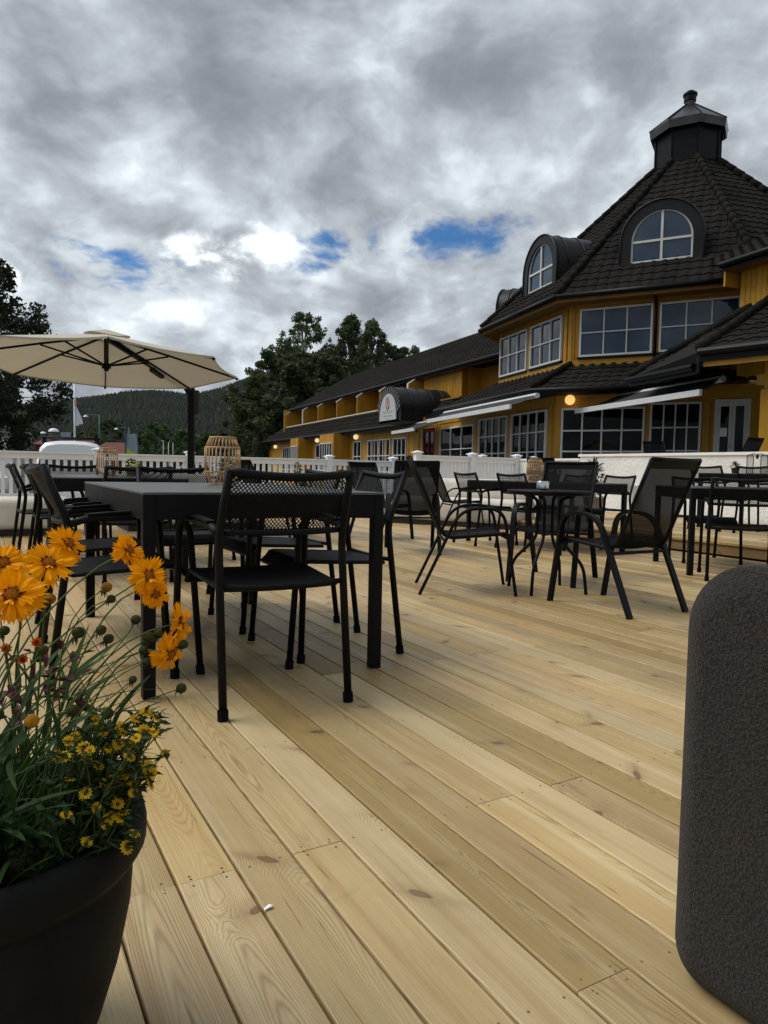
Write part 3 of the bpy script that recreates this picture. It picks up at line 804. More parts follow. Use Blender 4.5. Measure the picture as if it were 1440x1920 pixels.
chair(6.86, .52, FC + R(3), 'black mesh armchair at the second table, cut by the left picture edge')
chair(7.40, .80, FNB, 'black mesh armchair at the far end of the second table, below the van')
chair(6.50, 1.72, FNC, 'black mesh armchair on the right side of the second table, hidden behind the lantern')

T3 = dup(T1, bc(6.25, 5.66), FB, 'black rectangular table with rattan lantern and leafy pot, in front of the step')
chair(6.05, 5.30, FC + R(2), 'black mesh armchair drawn up to the table by the step, near the round table')
chair(6.70, 5.18, FC - R(3), 'black mesh armchair drawn up to the table by the step, near the beige sofa')
chair(5.95, 6.30, FNC, 'black mesh armchair on the step side of the table, behind the small silver tin')
chair(6.65, 6.32, FNC, 'black mesh armchair on the step side of the table, towards the beige sofa')

T4 = dup(T1, (3.43, 6.42, 0), R(90 - 4), 'black rectangular table at the right picture edge, beyond the boucle sofa')
dup(CH, (2.93, 5.86, 0), R(-22), 'black mesh armchair in front of the table at the right edge, above the boucle sofa')
dup(CH, (3.74, 5.94, 0), R(-8), 'black mesh armchair half cut by the right picture edge, beside the right-hand table')
dup(CH, (3.20, 7.10, 0), R(176), 'black mesh armchair on the far side of the right-hand table')
T5 = dup(T1, bc(5.55, 9.05, PZ), FB, 'black rectangular table on the raised platform beside the white stucco wall')
chair(5.95, 8.44, FC, 'black mesh armchair on the raised platform, left one of the two at the wall table', PZ)
chair(5.28, 8.42, FC, 'black mesh armchair on the raised platform, right one of the two at the wall table', PZ)

SF = make_sling_chair('black sling armchair with high back turned to us, nearest the boucle sofa')
SF.location = bc(3.185, 3.535); SF.rotation_euler = (0, 0, FB + R(1))
def fac(fb, fc):
    v = BB * fb + CC * fc; return math.atan2(-v.x, v.y)
ST = make_sling_chair('black sling armchair with thin tubular frame, side on, left of the round table', False)
ST.location = bc(4.115, 3.0); ST.rotation_euler = (0, 0, fac(-.49, .87))
def sling(b, c, rz, label, src=None, z=0.0): return dup(src or SF, bc(b, c, z), rz, label)
sling(4.22, 3.96, fac(-.50, -.866), 'black sling armchair facing us behind the round table')
sling(6.304, 3.926, R(3), 'black sling armchair seen from behind, between lantern table and beige sofa')
sling(7.75, 4.35, fac(-1, .15), 'black sling armchair facing us in front of the white fence, left of the beige sofa')
sling(8.38, 3.16, fac(-.75, .80), 'black sling armchair by the white fence, left of the yellow daisies')
sling(8.55, 6.10, fac(-.30, .95), 'black sling armchair seen edge on in front of the beige sofa', ST)
sling(8.05, 7.42, fac(-.9, -.35), 'black sling armchair facing us on the raised platform, left of the rattan lantern', None, PZ)
sling(9.6, 11.75, fac(-1, -.55), 'black sling armchair on the terrace in front of the ochre corner post', None, TZ)
sg = make_sling_chair('grey sling lounge chair behind the stucco wall, below the white double door')
sg.location = (6.35, 12.95, TZ); sg.rotation_euler = (0, 0, R(28))
for ch in sg.children:
    if ch.name.startswith('sling'):
        ch.data.materials[0] = M['slinggrey']
dup(sg, (7.00, 12.62, TZ), R(24), 'grey sling lounge chair behind the stucco wall, at the right picture edge')
sling(14.9, 9.55, fac(.2, -1), 'black sling armchair beyond the fence, in front of the wing windows', None, 0.0)

# round bistro table with four bent legs
t = thing('bistro_table', 'small round black bistro table with bent tube legs and silver tin', 'table', bc(3.84, 3.54))
t.rotation_euler = (0, 0, R(12))
RT = .722
g = G().lathe([(.0001, RT - .028), (.282, RT - .032), (.294, RT - .028), (.298, RT - .020), (.298, RT - .006), (.292, RT), (.0001, RT)], 48)
obj('tabletop', g, M['black'], t, auto=35)
for k in range(4):
    a = R(45 + 90 * k); d = Vector((math.cos(a), math.sin(a), 0))
    pr = rounded([(.185, .684), (.085, .672), (.074, .40), (.150, .30), (.262, .215), (.288, .15), (.290, 0)], .06, 5) if False else None
    pts = rounded([d * .185 + Vector((0, 0, .684)), d * .085 + Vector((0, 0, .665)), d * .080 + Vector((0, 0, .38)), d * .265 + Vector((0, 0, .20)), d * .290 + Vector((0, 0, 0))], .07, 6)
    obj('leg', G().tube(pts, .0115, 10), M['black'], t, smooth=True)
for z in (.59, .40):
    g = G(); 
    for a in (45, 135):
        d = Vector((math.cos(R(a)), math.sin(R(a)), 0)) * .095
        n = Vector((-d.y, d.x, 0)).normalized() * .014
        g.obox(-d - n + Vector((0, 0, z + .0005 * a / 45)), d * 2, n * 2, (0, 0, .007))
    obj('cross_brace', g, M['black'], t)
# ribbed tin
g = G(); n = 36
for r0, z in ((.036, 0), (.043, .012), (.044, .055), (.040, .064), (.037, .064), (.036, .012)):
    for k in range(n):
        a = 2 * math.pi * k / n; r = r0 * (1 + (.035 if k % 2 else -.0) * (1 if .005 < z < .06 else 0))
        g.v.append((r * math.cos(a), r * math.sin(a), z))
g.f = [(i * n + k, i * n + (k + 1) % n, (i + 1) * n + (k + 1) % n, (i + 1) * n + k) for i in range(5) for k in range(n)]
g.f.append(tuple(reversed(range(n))))
tag(obj('tin_cup', g, M['steel'], loc=(bc(3.86, 3.53) + Vector((-.02, .03, RT))), auto=30), 'small silver ribbed tin cup on the round bistro table', 'cup')

# rattan lanterns: hoops, straight rods in the middle, slanted rods above and below, a glass bulb inside
def clear_glass():
    m = bpy.data.materials.new('clear_bulb_glass'); m.use_nodes = True
    nt = new_tree(m.node_tree)
    g1 = nd(nt, 'ShaderNodeBsdfGlossy', {'Roughness': 0.03}); t1 = nd(nt, 'ShaderNodeBsdfTransparent', {0: (.95, .96, .95, 1)})
    fr = nd(nt, 'ShaderNodeLayerWeight', {'Blend': 0.25})
    mx = nd(nt, 'ShaderNodeMixShader', {0: ma(nt, 'MULTIPLY', fr.outputs[1], 0.35, clamp=True), 1: t1.outputs[0], 2: g1.outputs[0]})
    nd(nt, 'ShaderNodeOutputMaterial', {0: mx.outputs[0]})
    return m
M['clear'] = clear_glass()
def make_lantern(label):
    t = thing('rattan_lantern', label, 'lantern', group='rattan cage lanterns')
    rt, rm1, rm2, rb = .066, .089, .090, .064
    z0, z1, z2, z3 = .006, .070, .196, .250
    for r, z in ((rb, z0), (rm2, z1), (rm1, z2), (rt, z3)):
        pts = [(r * math.cos(2 * math.pi * k / 28), r * math.sin(2 * math.pi * k / 28), z) for k in range(29)]
        obj('hoop', G().tube(pts, .0048, 6, False), M['rattan'], t, smooth=True)
    nrod = 26
    m1 = mesh_of('rod', G().tube([(rm2 + .001, 0, z1), ((rm1 + rm2) / 2 + .003, 0, (z1 + z2) / 2), (rm1 + .001, 0, z2)], .0031, 6), M['rattan'], True)
    d = .10
    m2 = mesh_of('rod', G().tube([(rm1, 0, z2), (rt * math.cos(d), rt * math.sin(d), z3)], .0029, 6), M['rattan'], True)
    m3 = mesh_of('rod', G().tube([(rm2, 0, z1), (rb * math.cos(-d), rb * math.sin(-d), z0)], .0029, 6), M['rattan'], True)
    for k in range(nrod):
        for me in (m1, m2, m3): put('rod', me, t, rot=(0, 0, 2 * math.pi * (k + (0.0 if me is m1 else .25)) / nrod))
    bu = obj('bulb', G().lathe([(.0001, .062), (.018, .064), (.034, .078), (.040, .100), (.036, .124), (.022, .146), (.013, .160), (.013, .178)], 18, (0, 0, 0)), M['clear'], t, smooth=True)
    obj('bulb_cap', G().lathe([(.0001, .196), (.014, .196), (.015, .172), (.0001, .172)], 14), M['plinth'], bu, smooth=True)
    return t
LA = make_lantern('rattan cage lantern on the nearest rectangular table, left of the near armchair')
LA.location = (-.862, 3.775, .748)
dup(LA, (-2.56, 6.56, .748), R(20), 'rattan cage lantern on the second table, in front of the white van')
l3 = dup(LA, (1.66, 7.86, .748), R(40), 'rattan cage lantern on the table by the step, beside the small leafy pot')
# black wire lantern with a bulb
t = thing('wire_lantern', 'black wire frame lantern with clear bulb in front of the stucco wall', 'lantern', bc(5.88, 9.12, PZ + .748))
for s in (-1, 1):
    g = G()
    pts = rounded([(s * .095, -.085, 0), (s * .095, -.085, .255), (s * .095, .085, .255), (s * .095, .085, 0)], .04)
    obj('side_frame', g.tube(pts, .005, 6), M['black'], t, smooth=True)
    wires = G()
    for q in range(9): wires.tube([(s * .095, -.066 + q * .0165, 0), (s * .095, -.066 + q * .0165, .25)], .0016, 5)
    obj('wire_panel', wires, M['black'], t)
obj('handle', G().tube([(-.095, 0, .256), (-.05, 0, .272), (0, 0, .262), (.05, 0, .272), (.095, 0, .256)], .005, 6), M['black'], t, smooth=True)
obj('base_plate', G().box(-.095, .095, -.085, .085, 0, .006), M['black'], t)
bu = obj('bulb', G().lathe([(.0001, .105), (.022, .110), (.040, .135), (.042, .160), (.030, .190), (.015, .205)], 18), M['clear'], t, smooth=True)
obj('bulb_socket', G().lathe([(.0001, .205), (.016, .205), (.017, .245), (.006, .262), (.0001, .262)], 14), M['black'], bu, smooth=True)

# potted table plants
def leaf_shape(L, w, bend=.3, n=4):
    g = G()
    for i in range(n + 1):
        u = i / n; hw = w * math.sin(math.pi * min(1, (u * .92 + .06))) ** .8 / 2
        g.v += [(-hw, L * u, -bend * L * u * u + hw * .25), (0, L * u, -bend * L * u * u), (hw, L * u, -bend * L * u * u + hw * .25)]
    for i in range(n):
        for k in range(2): a = i * 3 + k; g.f.append((a, a + 1, a + 4, a + 3))
    return g
def orient(d, up=Vector((0, 0, 1)), roll=0.0):
    d = Vector(d).normalized(); x = d.cross(up)
    x = Vector((1, 0, 0)) if x.length < 1e-4 else x.normalized()
    z = x.cross(d)
    m = Matrix.Identity(4); m.col[0] = (*x, 0); m.col[1] = (*d, 0); m.col[2] = (*z, 0)
    return m @ Matrix.Rotation(roll, 4, 'Y')
def pot_plant(name, label, loc, pr, ph, potmat, leafmat, flowermat, nl, hh, nf, seed, leaf=(.045, .014), cat='potted plant'):
    rr = random.Random(seed)
    t = thing(name, label, cat, loc)
    p = obj('pot', G().lathe([(.0001, 0), (pr * .72, 0), (pr * .96, ph * .94), (pr * 1.03, ph * .94), (pr * 1.03, ph), (pr * .92, ph), (pr * .85, ph * .86), (.0001, ph * .86)], 20), potmat, t, auto=40)
    lf = G(); fl = G(); sm = G()
    for i in range(nl):
        a = rr.uniform(0, 6.283); el = rr.uniform(.1, 1.45); q = rr.uniform(.2, 1) ** .5
        d = Vector((math.cos(a) * math.cos(el), math.sin(a) * math.cos(el), math.sin(el)))
        base = Vector((0, 0, ph)) + Vector((d.x * pr * .9, d.y * pr * .9, d.z * hh)) * q
        lf.merge(leaf_shape(leaf[0] * rr.uniform(.7, 1.3), leaf[1] * rr.uniform(.7, 1.3), rr.uniform(.1, .6), 2), Matrix.Translation(base) @ orient(d + Vector((rr.uniform(-.7, .7), rr.uniform(-.7, .7), rr.uniform(-.4, .4))), roll=rr.uniform(-1, 1)))
        if i % 6 == 0: sm.tube([(d.x * pr * .2, d.y * pr * .2, ph * .85), tuple(base)], .0012, 4)
    obj('leaves', lf, leafmat, t); obj('stems', sm, M['stem'], t)
    for i in range(nf):
        a = rr.uniform(0, 6.283); el = rr.uniform(.25, 1.4)
        d = Vector((math.cos(a) * math.cos(el), math.sin(a) * math.cos(el), math.sin(el)))
        base = Vector((d.x * pr * 1.05, d.y * pr * 1.05, ph + d.z * hh * 1.02))
        f = G()
        for k in range(6):
            f.merge(leaf_shape(.013, .010, .1, 2), Matrix.Translation(base) @ orient(d, roll=0) @ Matrix.Rotation(R(90), 4, 'X') @ Matrix.Rotation(k * math.pi / 3, 4, 'Z') @ Matrix.Rotation(.2, 4, 'X'))
        fl.merge(f)
    if nf: obj('blossoms', fl, flowermat, t)
    return t
M['terracotta'] = pbr('brown_basket_pot', (0.16, 0.10, 0.055), 0.8, 0.2, var=0.3, vscale=60, bump=0.6, bscale=150, bdist=0.003)
M['greypot'] = pbr('grey_brown_pot', (0.20, 0.17, 0.125), 0.8, 0.2, var=0.2, vscale=20)
pot_plant('flower_pot', 'brown basket pot of small pale yellow flowers on the second table', (-2.30, 6.48, .748), .062, .085, M['terracotta'], M['leafsmall'], M['paleflower'], 90, .055, 34, 3, (.03, .014))
pot_plant('flower_pot', 'grey brown pot of small leaves and white flowers beside the rattan lantern by the step', (1.865, 7.80, .748), .066, .095, M['greypot'], M['leafsmall'], M['paleflower'], 90, .06, 16, 4, (.03, .014))
pot_plant('succulent_pot', 'small pot of spiky yellow-green leaves beside the black wire lantern', bc(6.06, 8.92, PZ + .748), .055, .075, M['plinth'], M['crown_light'], M['paleflower'], 90, .07, 0, 5, (.05, .009))
t6 = dup(t.parent if False else bpy.data.objects['bistro_table'], bc(9.35, 2.90), R(30), 'round black table behind the rattan lantern, carrying a pot of yellow flowers')
pot_plant('flower_pot', 'pot of pale yellow flowers seen through the near rattan lantern', bc(9.30, 2.86, .715), .115, .10, M['terracotta'], M['leafsmall'], M['paleflower'], 170, .15, 70, 6, (.05, .02))
t7 = dup(bpy.data.objects['bistro_table'], bc(10.2, 4.30), R(5), 'round black table by the fence carrying the yellow daisies')
pot_plant('daisy_pot', 'pot of loose yellow daisies in front of the low white fence', bc(10.2, 4.25, .715), .06, .09, M['greypot'], M['leafsmall'], M['petaly'], 60, .13, 22, 8, (.05, .012))
pot_plant('shrub_pot', 'dark red leaved shrub in a grey tub by the white wall', bc(8.05, 8.35, PZ), .17, .34, M['greypot'], M['redleaf'], M['paleflower'], 330, .58, 0, 9, (.09, .022))

# upholstered outdoor sofas
def sofa(label, b, c, rz, L=2.0, D=.92, back=True, arm=True, seat_h=.43):
    t = thing('sofa', label, 'sofa', bc(b, c), rz, 'taupe outdoor lounge sofas')
    obj('plinth', G().box(-L / 2 + .03, L / 2 - .03, -D / 2 + .03, D / 2 - .03, 0, .07), M['plinth'], t)
    obj('seat', G().rbox(-L / 2, L / 2, -D / 2, D / 2, .07, seat_h, .085, 5), M['taupe'], t, smooth=True)
    if back: obj('backrest', G().rbox(-L / 2, L / 2, -D / 2, -D / 2 + .27, seat_h - .04, .735, .10, 5), M['taupe'], t, smooth=True)
    return t
sofa('long beige sofa with back rest in front of the tall white slat fence', 9.30, 6.63, fac(-.51, -.86), 2.3, .95)
sofa('beige sofa without back at the left picture edge behind the chairs', 9.65, .05, FNB, 1.9, .9, False)
sofa('beige sofa seen under the lantern table, in front of the low fence', 9.9, 2.55, FNB, 1.9, .9)

# big grey boucle sofa, cut by the right edge of the picture
t = thing('boucle_sofa', 'large dark grey boucle sofa with rounded corners in the right foreground', 'sofa', (.480, 1.150, 0), R(-60.4))
def slab(w, d, z0, z1, rt, rb, edge, n=10):
    """rounded upright slab: profile in local x-z with different corner radii, soft edges front and back"""
    prof = []
    def arc(cx, cz, r, a0, a1):
        for i in range(n + 1):
            a = R(a0 + (a1 - a0) * i / n); prof.append((cx + r * math.cos(a), cz + r * math.sin(a)))
    arc(rb, z0 + rb, rb, 270, 180); arc(rt, z1 - rt, rt, 180, 90); arc(w - rt, z1 - rt, rt, 90, 0); arc(w - rb, z0 + rb, rb, 0, -90)
    cx, cz = w / 2, (z0 + z1) / 2
    g = G(); m = len(prof); rings = []
    ks = [(1 - math.cos(R(90 * i / 5)), 1 - math.sin(R(90 * i / 5))) for i in range(6)]
    pil = [(-.034 * (1 - (1 - i / 8) ** 2), .058 * i / 8) for i in range(8, 0, -1)]   # (depth fraction, inset fraction)
    seq = [(.034 + dy, ins) for dy, ins in pil] + [(.034, 0.0), (.05, 0.0)] + [(d - edge * a, edge * b) for a, b in reversed(ks)]
    for y, ins in seq:
        row = []
        for i, (x, z) in enumerate(prof):
            dx, dz = prof[(i + 1) % m][0] - prof[i - 1][0], prof[(i + 1) % m][1] - prof[i - 1][1]
            l = math.hypot(dx, dz) or 1
            row.append((x + dz / l * ins, y, z - dx / l * ins))
        rings.append(row)
    for r_ in rings: g.v += r_
    for j in range(len(rings) - 1):
        for i in range(m): g.f.append((j * m + i, j * m + (i + 1) % m, (j + 1) * m + (i + 1) % m, (j + 1) * m + i))
    g.f.append(tuple(range(m))); g.f.append(tuple(reversed(range((len(rings) - 1) * m, len(rings) * m))))
    return g
obj('side_panel', slab(.95, .20, .004, .706, .115, .060, .014), M['boucle'], t, smooth=True)
obj('back_panel', G().rbox(.70, .95, .205, 1.6, .055, .70, .07, 4), M['boucle'], t, smooth=True)
obj('seat_cushion', G().rbox(.06, .695, .205, 1.6, .06, .42, .06, 4), M['boucle'], t, smooth=True)
for x, y in ((.085, .07), (.87, .07), (.12, 1.5), (.87, 1.5)):
    obj('leg', G().lathe([(.0001, 0), (.017, 0), (.020, .03), (.0001, .03)], 14, (x, y, 0)), M['plinth'], t, auto=40)

# ---------------------------------------------------------------- cantilever parasol
PC = Vector((-3.50, 8.95, 0)); PR = 1.62; ZT, ZP = 2.077, 2.475
t = thing('parasol', 'cream cantilever parasol on a black mast above the far tables', 'parasol', (-2.93, 10.75, 0))
ORG = Vector(t.location)
th0 = R(22)
tips = [PC + Vector((PR * math.cos(th0 + k * math.pi / 4), PR * math.sin(th0 + k * math.pi / 4), ZT - .058 * PR * math.sin(th0 + k * math.pi / 4))) for k in range(8)]
apex = PC + Vector((0, 0, ZP))
g = G(); NS = 6
def cloth(k, u, v):                           # u from apex to rim, v across the panel
    a, b = tips[k], tips[(k + 1) % 8]
    e = a.lerp(b, v); p = apex.lerp(e, u)
    sag = .050 * u * (1 - (2 * v - 1) ** 2)
    toward = (apex - e); toward.z = 0; toward.normalize()
    return p + toward * (.055 * u * u * (1 - (2 * v - 1) ** 2)) - Vector((0, 0, sag * .35))
for k in range(8):
    idx = {}
    for i in range(NS + 1):
        for j in range(5):
            idx[i, j] = len(g.v); g.v.append(tuple(cloth(k, .10 + .90 * i / NS, j / 4) - ORG))
    for i in range(NS):
        for j in range(4): g.f.append((idx[i, j], idx[i + 1, j], idx[i + 1, j + 1], idx[i, j + 1]))
can = obj('canopy', g, M['parasol'], t, smooth=False)
hem = G()
for k in range(8):
    a = [cloth(k, 1.0, j / 6) - ORG for j in range(7)]
    hem.strip(a, (0, 0, .012), .0018)
obj('hem', hem, M['parasol'], can)
vt = G()
for k in range(8):
    a0 = th0 + k * math.pi / 4
    for j in range(3):
        a1 = a0 + j * math.pi / 12; a2 = a0 + (j + 1) * math.pi / 12
        r0 = .27 + .02 * math.sin(5 * a1); r1 = .27 + .02 * math.sin(5 * a2)
        z0 = ZP - .035 + .02 * math.sin(3 * a1 + 1); z1 = ZP - .035 + .02 * math.sin(3 * a2 + 1)
        vt.quad(apex - ORG + Vector((0, 0, .055)), PC - ORG + Vector((r0 * math.cos(a1), r0 * math.sin(a1), z0)), PC - ORG + Vector((r1 * math.cos(a2), r1 * math.sin(a2), z1)))
obj('vent', vt, M['parasol'], can)
HUBZ = ZP - .40
for k in range(8):
    e = tips[k] - ORG; a = apex - ORG - Vector((0, 0, .03)); h = PC - ORG + Vector((0, 0, HUBZ))
    d = (e - a); n = d.normalized()
    rb = obj('rib', G().strip([a, a + d * .5, e + n * .02 - Vector((0, 0, .014))], Vector((0, 0, .012)), .008), M['black'], t)
    obj('strut', G().strip([h + (a + d * .46 - h) * .08, a + d * .46 - Vector((0, 0, .012))], Vector((0, 0, .010)), .007), M['black'], rb)
    obj('rib_cap', G().ball(tuple(e - Vector((0, 0, .02))), .019, 8, 6), M['plinth'], rb, smooth=True)
obj('hub', G().tube([tuple(PC - ORG + Vector((0, 0, HUBZ - .03))), tuple(PC - ORG + Vector((0, 0, HUBZ + .03)))], .055, 14).tube([tuple(PC - ORG + Vector((0, 0, HUBZ + .03))), tuple(apex - ORG)], .028, 12).tube([tuple(PC - ORG + Vector((0, 0, HUBZ - .06))), tuple(PC - ORG + Vector((0, 0, HUBZ - .03)))], .03, 12), M['black'], t, auto=40)
PT = 2.09
obj('mast', G().rbox(-.046, .046, -.046, .046, .03, PT, .012, 2), M['black'], t)
obj('mast_cap', G().rbox(-.050, .050, -.050, .050, PT, PT + .03, .01, 2), M['plinth'], t)
obj('crank_housing', G().rbox(.047, .115, -.05, .05, PT - .46, PT - .10, .015, 2), M['plinth'], t)
sd = (apex - ORG) - Vector((0, 0, PT - .12)); sd2 = Vector((sd.x, sd.y, 0)).normalized()
p0 = Vector((0, 0, PT - .16)) + sd2 * .05
arm = [p0, p0 + sd2 * .12 + Vector((0, 0, .10)), apex - ORG + Vector((0, 0, -.06)) - sd2 * .06, apex - ORG + Vector((0, 0, -.04))]
obj('arm', G().strip(arm, Vector((0, 0, .036)), .024), M['black'], t)
obj('slide', G().strip([arm[0].lerp(arm[2], .38), arm[0].lerp(arm[2], .52)], Vector((0, 0, .045)), .032), M['plinth'], t)
obj('base_plate', G().rbox(-.45, .45, -.45, .45, 0, .03, .008, 1).rbox(-.09, .09, -.09, .09, .03, .16, .008, 1), M['plinth'], t)

# ---------------------------------------------------------------- hotel
HC = Vector((10.18, 25.03, 0)); HT = R(174.05)
hotel = thing('hotel', 'ochre timber hotel with dark tiled octagonal roof, round dormers and lantern turret', 'building', (HC.x, HC.y, -.42))
HL = (-HC.x, -HC.y, .42)                    # parts keep world coordinates
def part(name, g, mat, parent=None, **kw):
    return obj(name, g, mat, parent or hotel, HL if parent is None else (0, 0, 0), **kw)
def octv(k, r): a = HT + k * math.pi / 4; return Vector((HC.x + r * math.cos(a), HC.y + r * math.sin(a), 0))
class Face:
    """vertical plane: point, s axis (horizontal), outward normal"""
    def __init__(f, p0, t, n): f.p0, f.t, f.n = Vector(p0), Vector(t).normalized(), Vector(n).normalized()
    def at(f, s, z, o=0.0): return f.p0 + f.t * s + f.n * o + Vector((0, 0, z))
    def box(f, g, s0, s1, z0, z1, o0, o1): return g.obox(f.at(s0, z0, o0), f.t * (s1 - s0), f.n * (o1 - o0), (0, 0, z1 - z0))
def oface(k, rin):
    a = HT + (k + .5) * math.pi / 4; n = Vector((math.cos(a), math.sin(a), 0))
    return Face(HC + n * rin, (-n.y, n.x, 0), n)
rU, rG = 6.15 * math.cos(math.pi / 8), 6.75 * math.cos(math.pi / 8)
Z0 = TZ - .2
def window(F, s0, s1, z0, z1, nc, nr, glass='glass', fw=.055, mw=.035, o=0.0, frame='whiteframe', zrows=None, rec=.05):
    g = G(); d0, d1 = o - .01, o + .062
    F.box(g, s0, s0 + fw, z0, z1, d0, d1); F.box(g, s1 - fw, s1, z0, z1, d0, d1)
    F.box(g, s0 + fw, s1 - fw, z1 - fw, z1, d0, d1); F.box(g, s0 + fw, s1 - fw, z0, z0 + fw, d0, d1)
    wobj = part('window', g, M[frame])
    S0, S1, Y0, Y1 = s0 + fw, s1 - fw, z0 + fw, z1 - fw
    zs = zrows or [Y0 + (Y1 - Y0) * j / nr for j in range(nr + 1)]
    mg = G()
    for i in range(1, nc):
        x = S0 + (S1 - S0) * i / nc
        F.box(mg, x - mw / 2, x + mw / 2, Y0, Y1, d0 + .004, d1 - .006)
    for z in zs[1:-1]: F.box(mg, S0, S1, z - mw / 2, z + mw / 2, d0 + .006, d1 - .003)
    part('muntins', mg, M[frame], wobj)
    for i in range(nc):
        for j in range(len(zs) - 1):
            x0, x1 = S0 + (S1 - S0) * i / nc, S0 + (S1 - S0) * (i + 1) / nc
            tl = [random.Random(i * 7 + j * 3 + int(s0 * 50)).uniform(-.0045, .0045) for _ in range(3)]
            q = [F.at(x0, zs[j], o + .006 + tl[0]), F.at(x1, zs[j], o + .006 + tl[1]), F.at(x1, zs[j + 1], o + .006 + tl[2]), F.at(x0, zs[j + 1], o + .006 + tl[0] - tl[1] + tl[2])]
            gg = G().quad(*[p - F.n * .0 for p in q])
            part('pane', gg, M[glass], wobj)
    return wobj

# ---- walls of the octagon
def ring(r0, z0, z1, ks, extra=0):
    g = G()
    for k in ks:
        a, b = octv(k, r0), octv(k + 1, r0)
        g.quad(a + Vector((0, 0, z0)), b + Vector((0, 0, z0)), b + Vector((0, 0, z1)), a + Vector((0, 0, z1)))
    return g
part('tower_wall', ring(6.12, 3.2, 6.05, range(-2, 6)), M['yellow'])
FR, FL = oface(1, rU), oface(0, rU)
tr = G()
for F, posts, z0, z1 in ((FR, (-2.33, -.0, 2.22), 4.02, 5.98), (FL, (-2.33, -.20, 2.06, 2.33), 4.02, 5.98)):
    for s in posts: F.box(tr, s - .075, s + .075, z0, z1, -.02, .022)
    F.box(tr, -2.25, 2.25, 5.70, 5.96, -.02, .012); F.box(tr, -2.36, 2.36, 3.98, 4.17, -.02, .035)
part('tower_trim', tr, M['yellowdark'])
def sills(F, lst, mat='gutter'):
    g = G()
    for s0, s1, z in lst: F.box(g, s0 - .05, s1 + .05, z - .06, z - .012, -.02, .09)
    return g
window(FR, -2.10, -.085, 4.26, 5.63, 3, 2); window(FR, .09, 2.10, 4.27, 5.62, 3, 2)
window(FL, -2.33, -.32, 4.24, 5.60, 3, 2, 'glasssky'); window(FL, -.07, 1.87, 4.25, 5.60, 3, 2, 'glasssky')
part('window_sills', sills(FR, [(-2.1, -.085, 4.26), (.09, 2.1, 4.27)]).merge(sills(FL, [(-2.33, -.32, 4.24), (-.07, 1.87, 4.25)])), M['gutter'])

# ---- tiles
def tile_geom(wd=.30, ln=.36, n=6):
    g = G()
    for j, (y, lift) in enumerate(((-.035, .036), (ln, .004))):
        for i in range(n + 1):
            u = i / n
            z = .019 * math.sin(2 * math.pi * u + .6) + lift
            g.v.append((wd * (u - .5), y, z))
    m = n + 1
    for i in range(m): x, y, z = g.v[i]; g.v.append((x, y + .004, z - .032))
    for i in range(n):
        g.f.append((i, i + 1, m + i + 1, m + i)); g.f.append((2 * m + i, 2 * m + i + 1, i + 1, i))
    return g
TG = tile_geom()
TILE = mesh_of('tile', TG, M['rooftile'])
class Slope:
    def __init__(s, p0, t, g): s.p0, s.t, s.g = Vector(p0), Vector(t).normalized(), Vector(g).normalized(); s.n = s.t.cross(s.g).normalized(); 
    def at(s, a, h, o=0): return s.p0 + s.t * a + s.g * h + s.n * o
    def mat(s, a, h):
        m = Matrix.Identity(4); m.col[0] = (*s.t, 0); m.col[1] = (*s.g, 0); m.col[2] = (*s.n, 0); m.col[3] = (*s.at(a, h), 1); return m
rt_ = random.Random(5)
ntile = [0]
def tiles(S, inside, a0, a1, hmax, parent, single):
    st = G(); wd, row = .30, .345; j = 0
    TV = np.array(TG.v)
    while j * row < hmax:
        h = j * row
        a = a0
        while a < a1:
            if inside(a, h + row * .5):
                Mx = S.mat(a, h) @ Matrix.Rotation(rt_.uniform(-.0045, .0045), 4, 'Z') @ Matrix.Translation((0, rt_.uniform(-.004, .004), rt_.uniform(-.002, .003)))
                if single and ntile[0] < 298: put('tile', TILE, parent, M=Mx); ntile[0] += 1
                else: st.merge(TG, Mx)
            a += wd
        j += 1
    if st.v: kind(obj('tiles', st, M['rooftile'], parent, smooth=False), 'stuff')
RIDGE_T = G().tube([(0, -.02, 0), (0, .40, .0)], [.115, .095], 8)
RIDGE_ME = mesh_of('ridge_tile', RIDGE_T, M['rooftile'], True)
def ridge_line(a, b, parent):
    d = b - a; n = max(1, int(d.length / .36))
    for i in range(n):
        p = a + d * (i / n)
        put('ridge_tile', RIDGE_ME, parent, M=Matrix.Translation(p + Vector((0, 0, .01))) @ orient(d))
HE, HA, RE_ = 5.95, 12.27, 6.85
rin = RE_ * math.cos(math.pi / 8)
roof = part('tower_roof', G(), M['roofbase'])
g = G()
for k in range(8):
    a, b = octv(k, RE_), octv(k + 1, RE_)
    g.quad(a + Vector((0, 0, HE)), b + Vector((0, 0, HE)), HC + Vector((0, 0, HA)))
roof.data = mesh_of('tower_roof', g, M['roofbase'])
def oslope(k):
    F = oface(k, rin); up = (HC + Vector((0, 0, HA))) - (F.p0 + Vector((0, 0, HE)))
    # t must make n point outwards
    S = Slope(F.p0 + Vector((0, 0, HE)), F.t, up)
    if S.n.z < 0: S = Slope(F.p0 + Vector((0, 0, HE)), -F.t, up)
    return S, up.length
side2 = RE_ * math.sin(math.pi / 8)
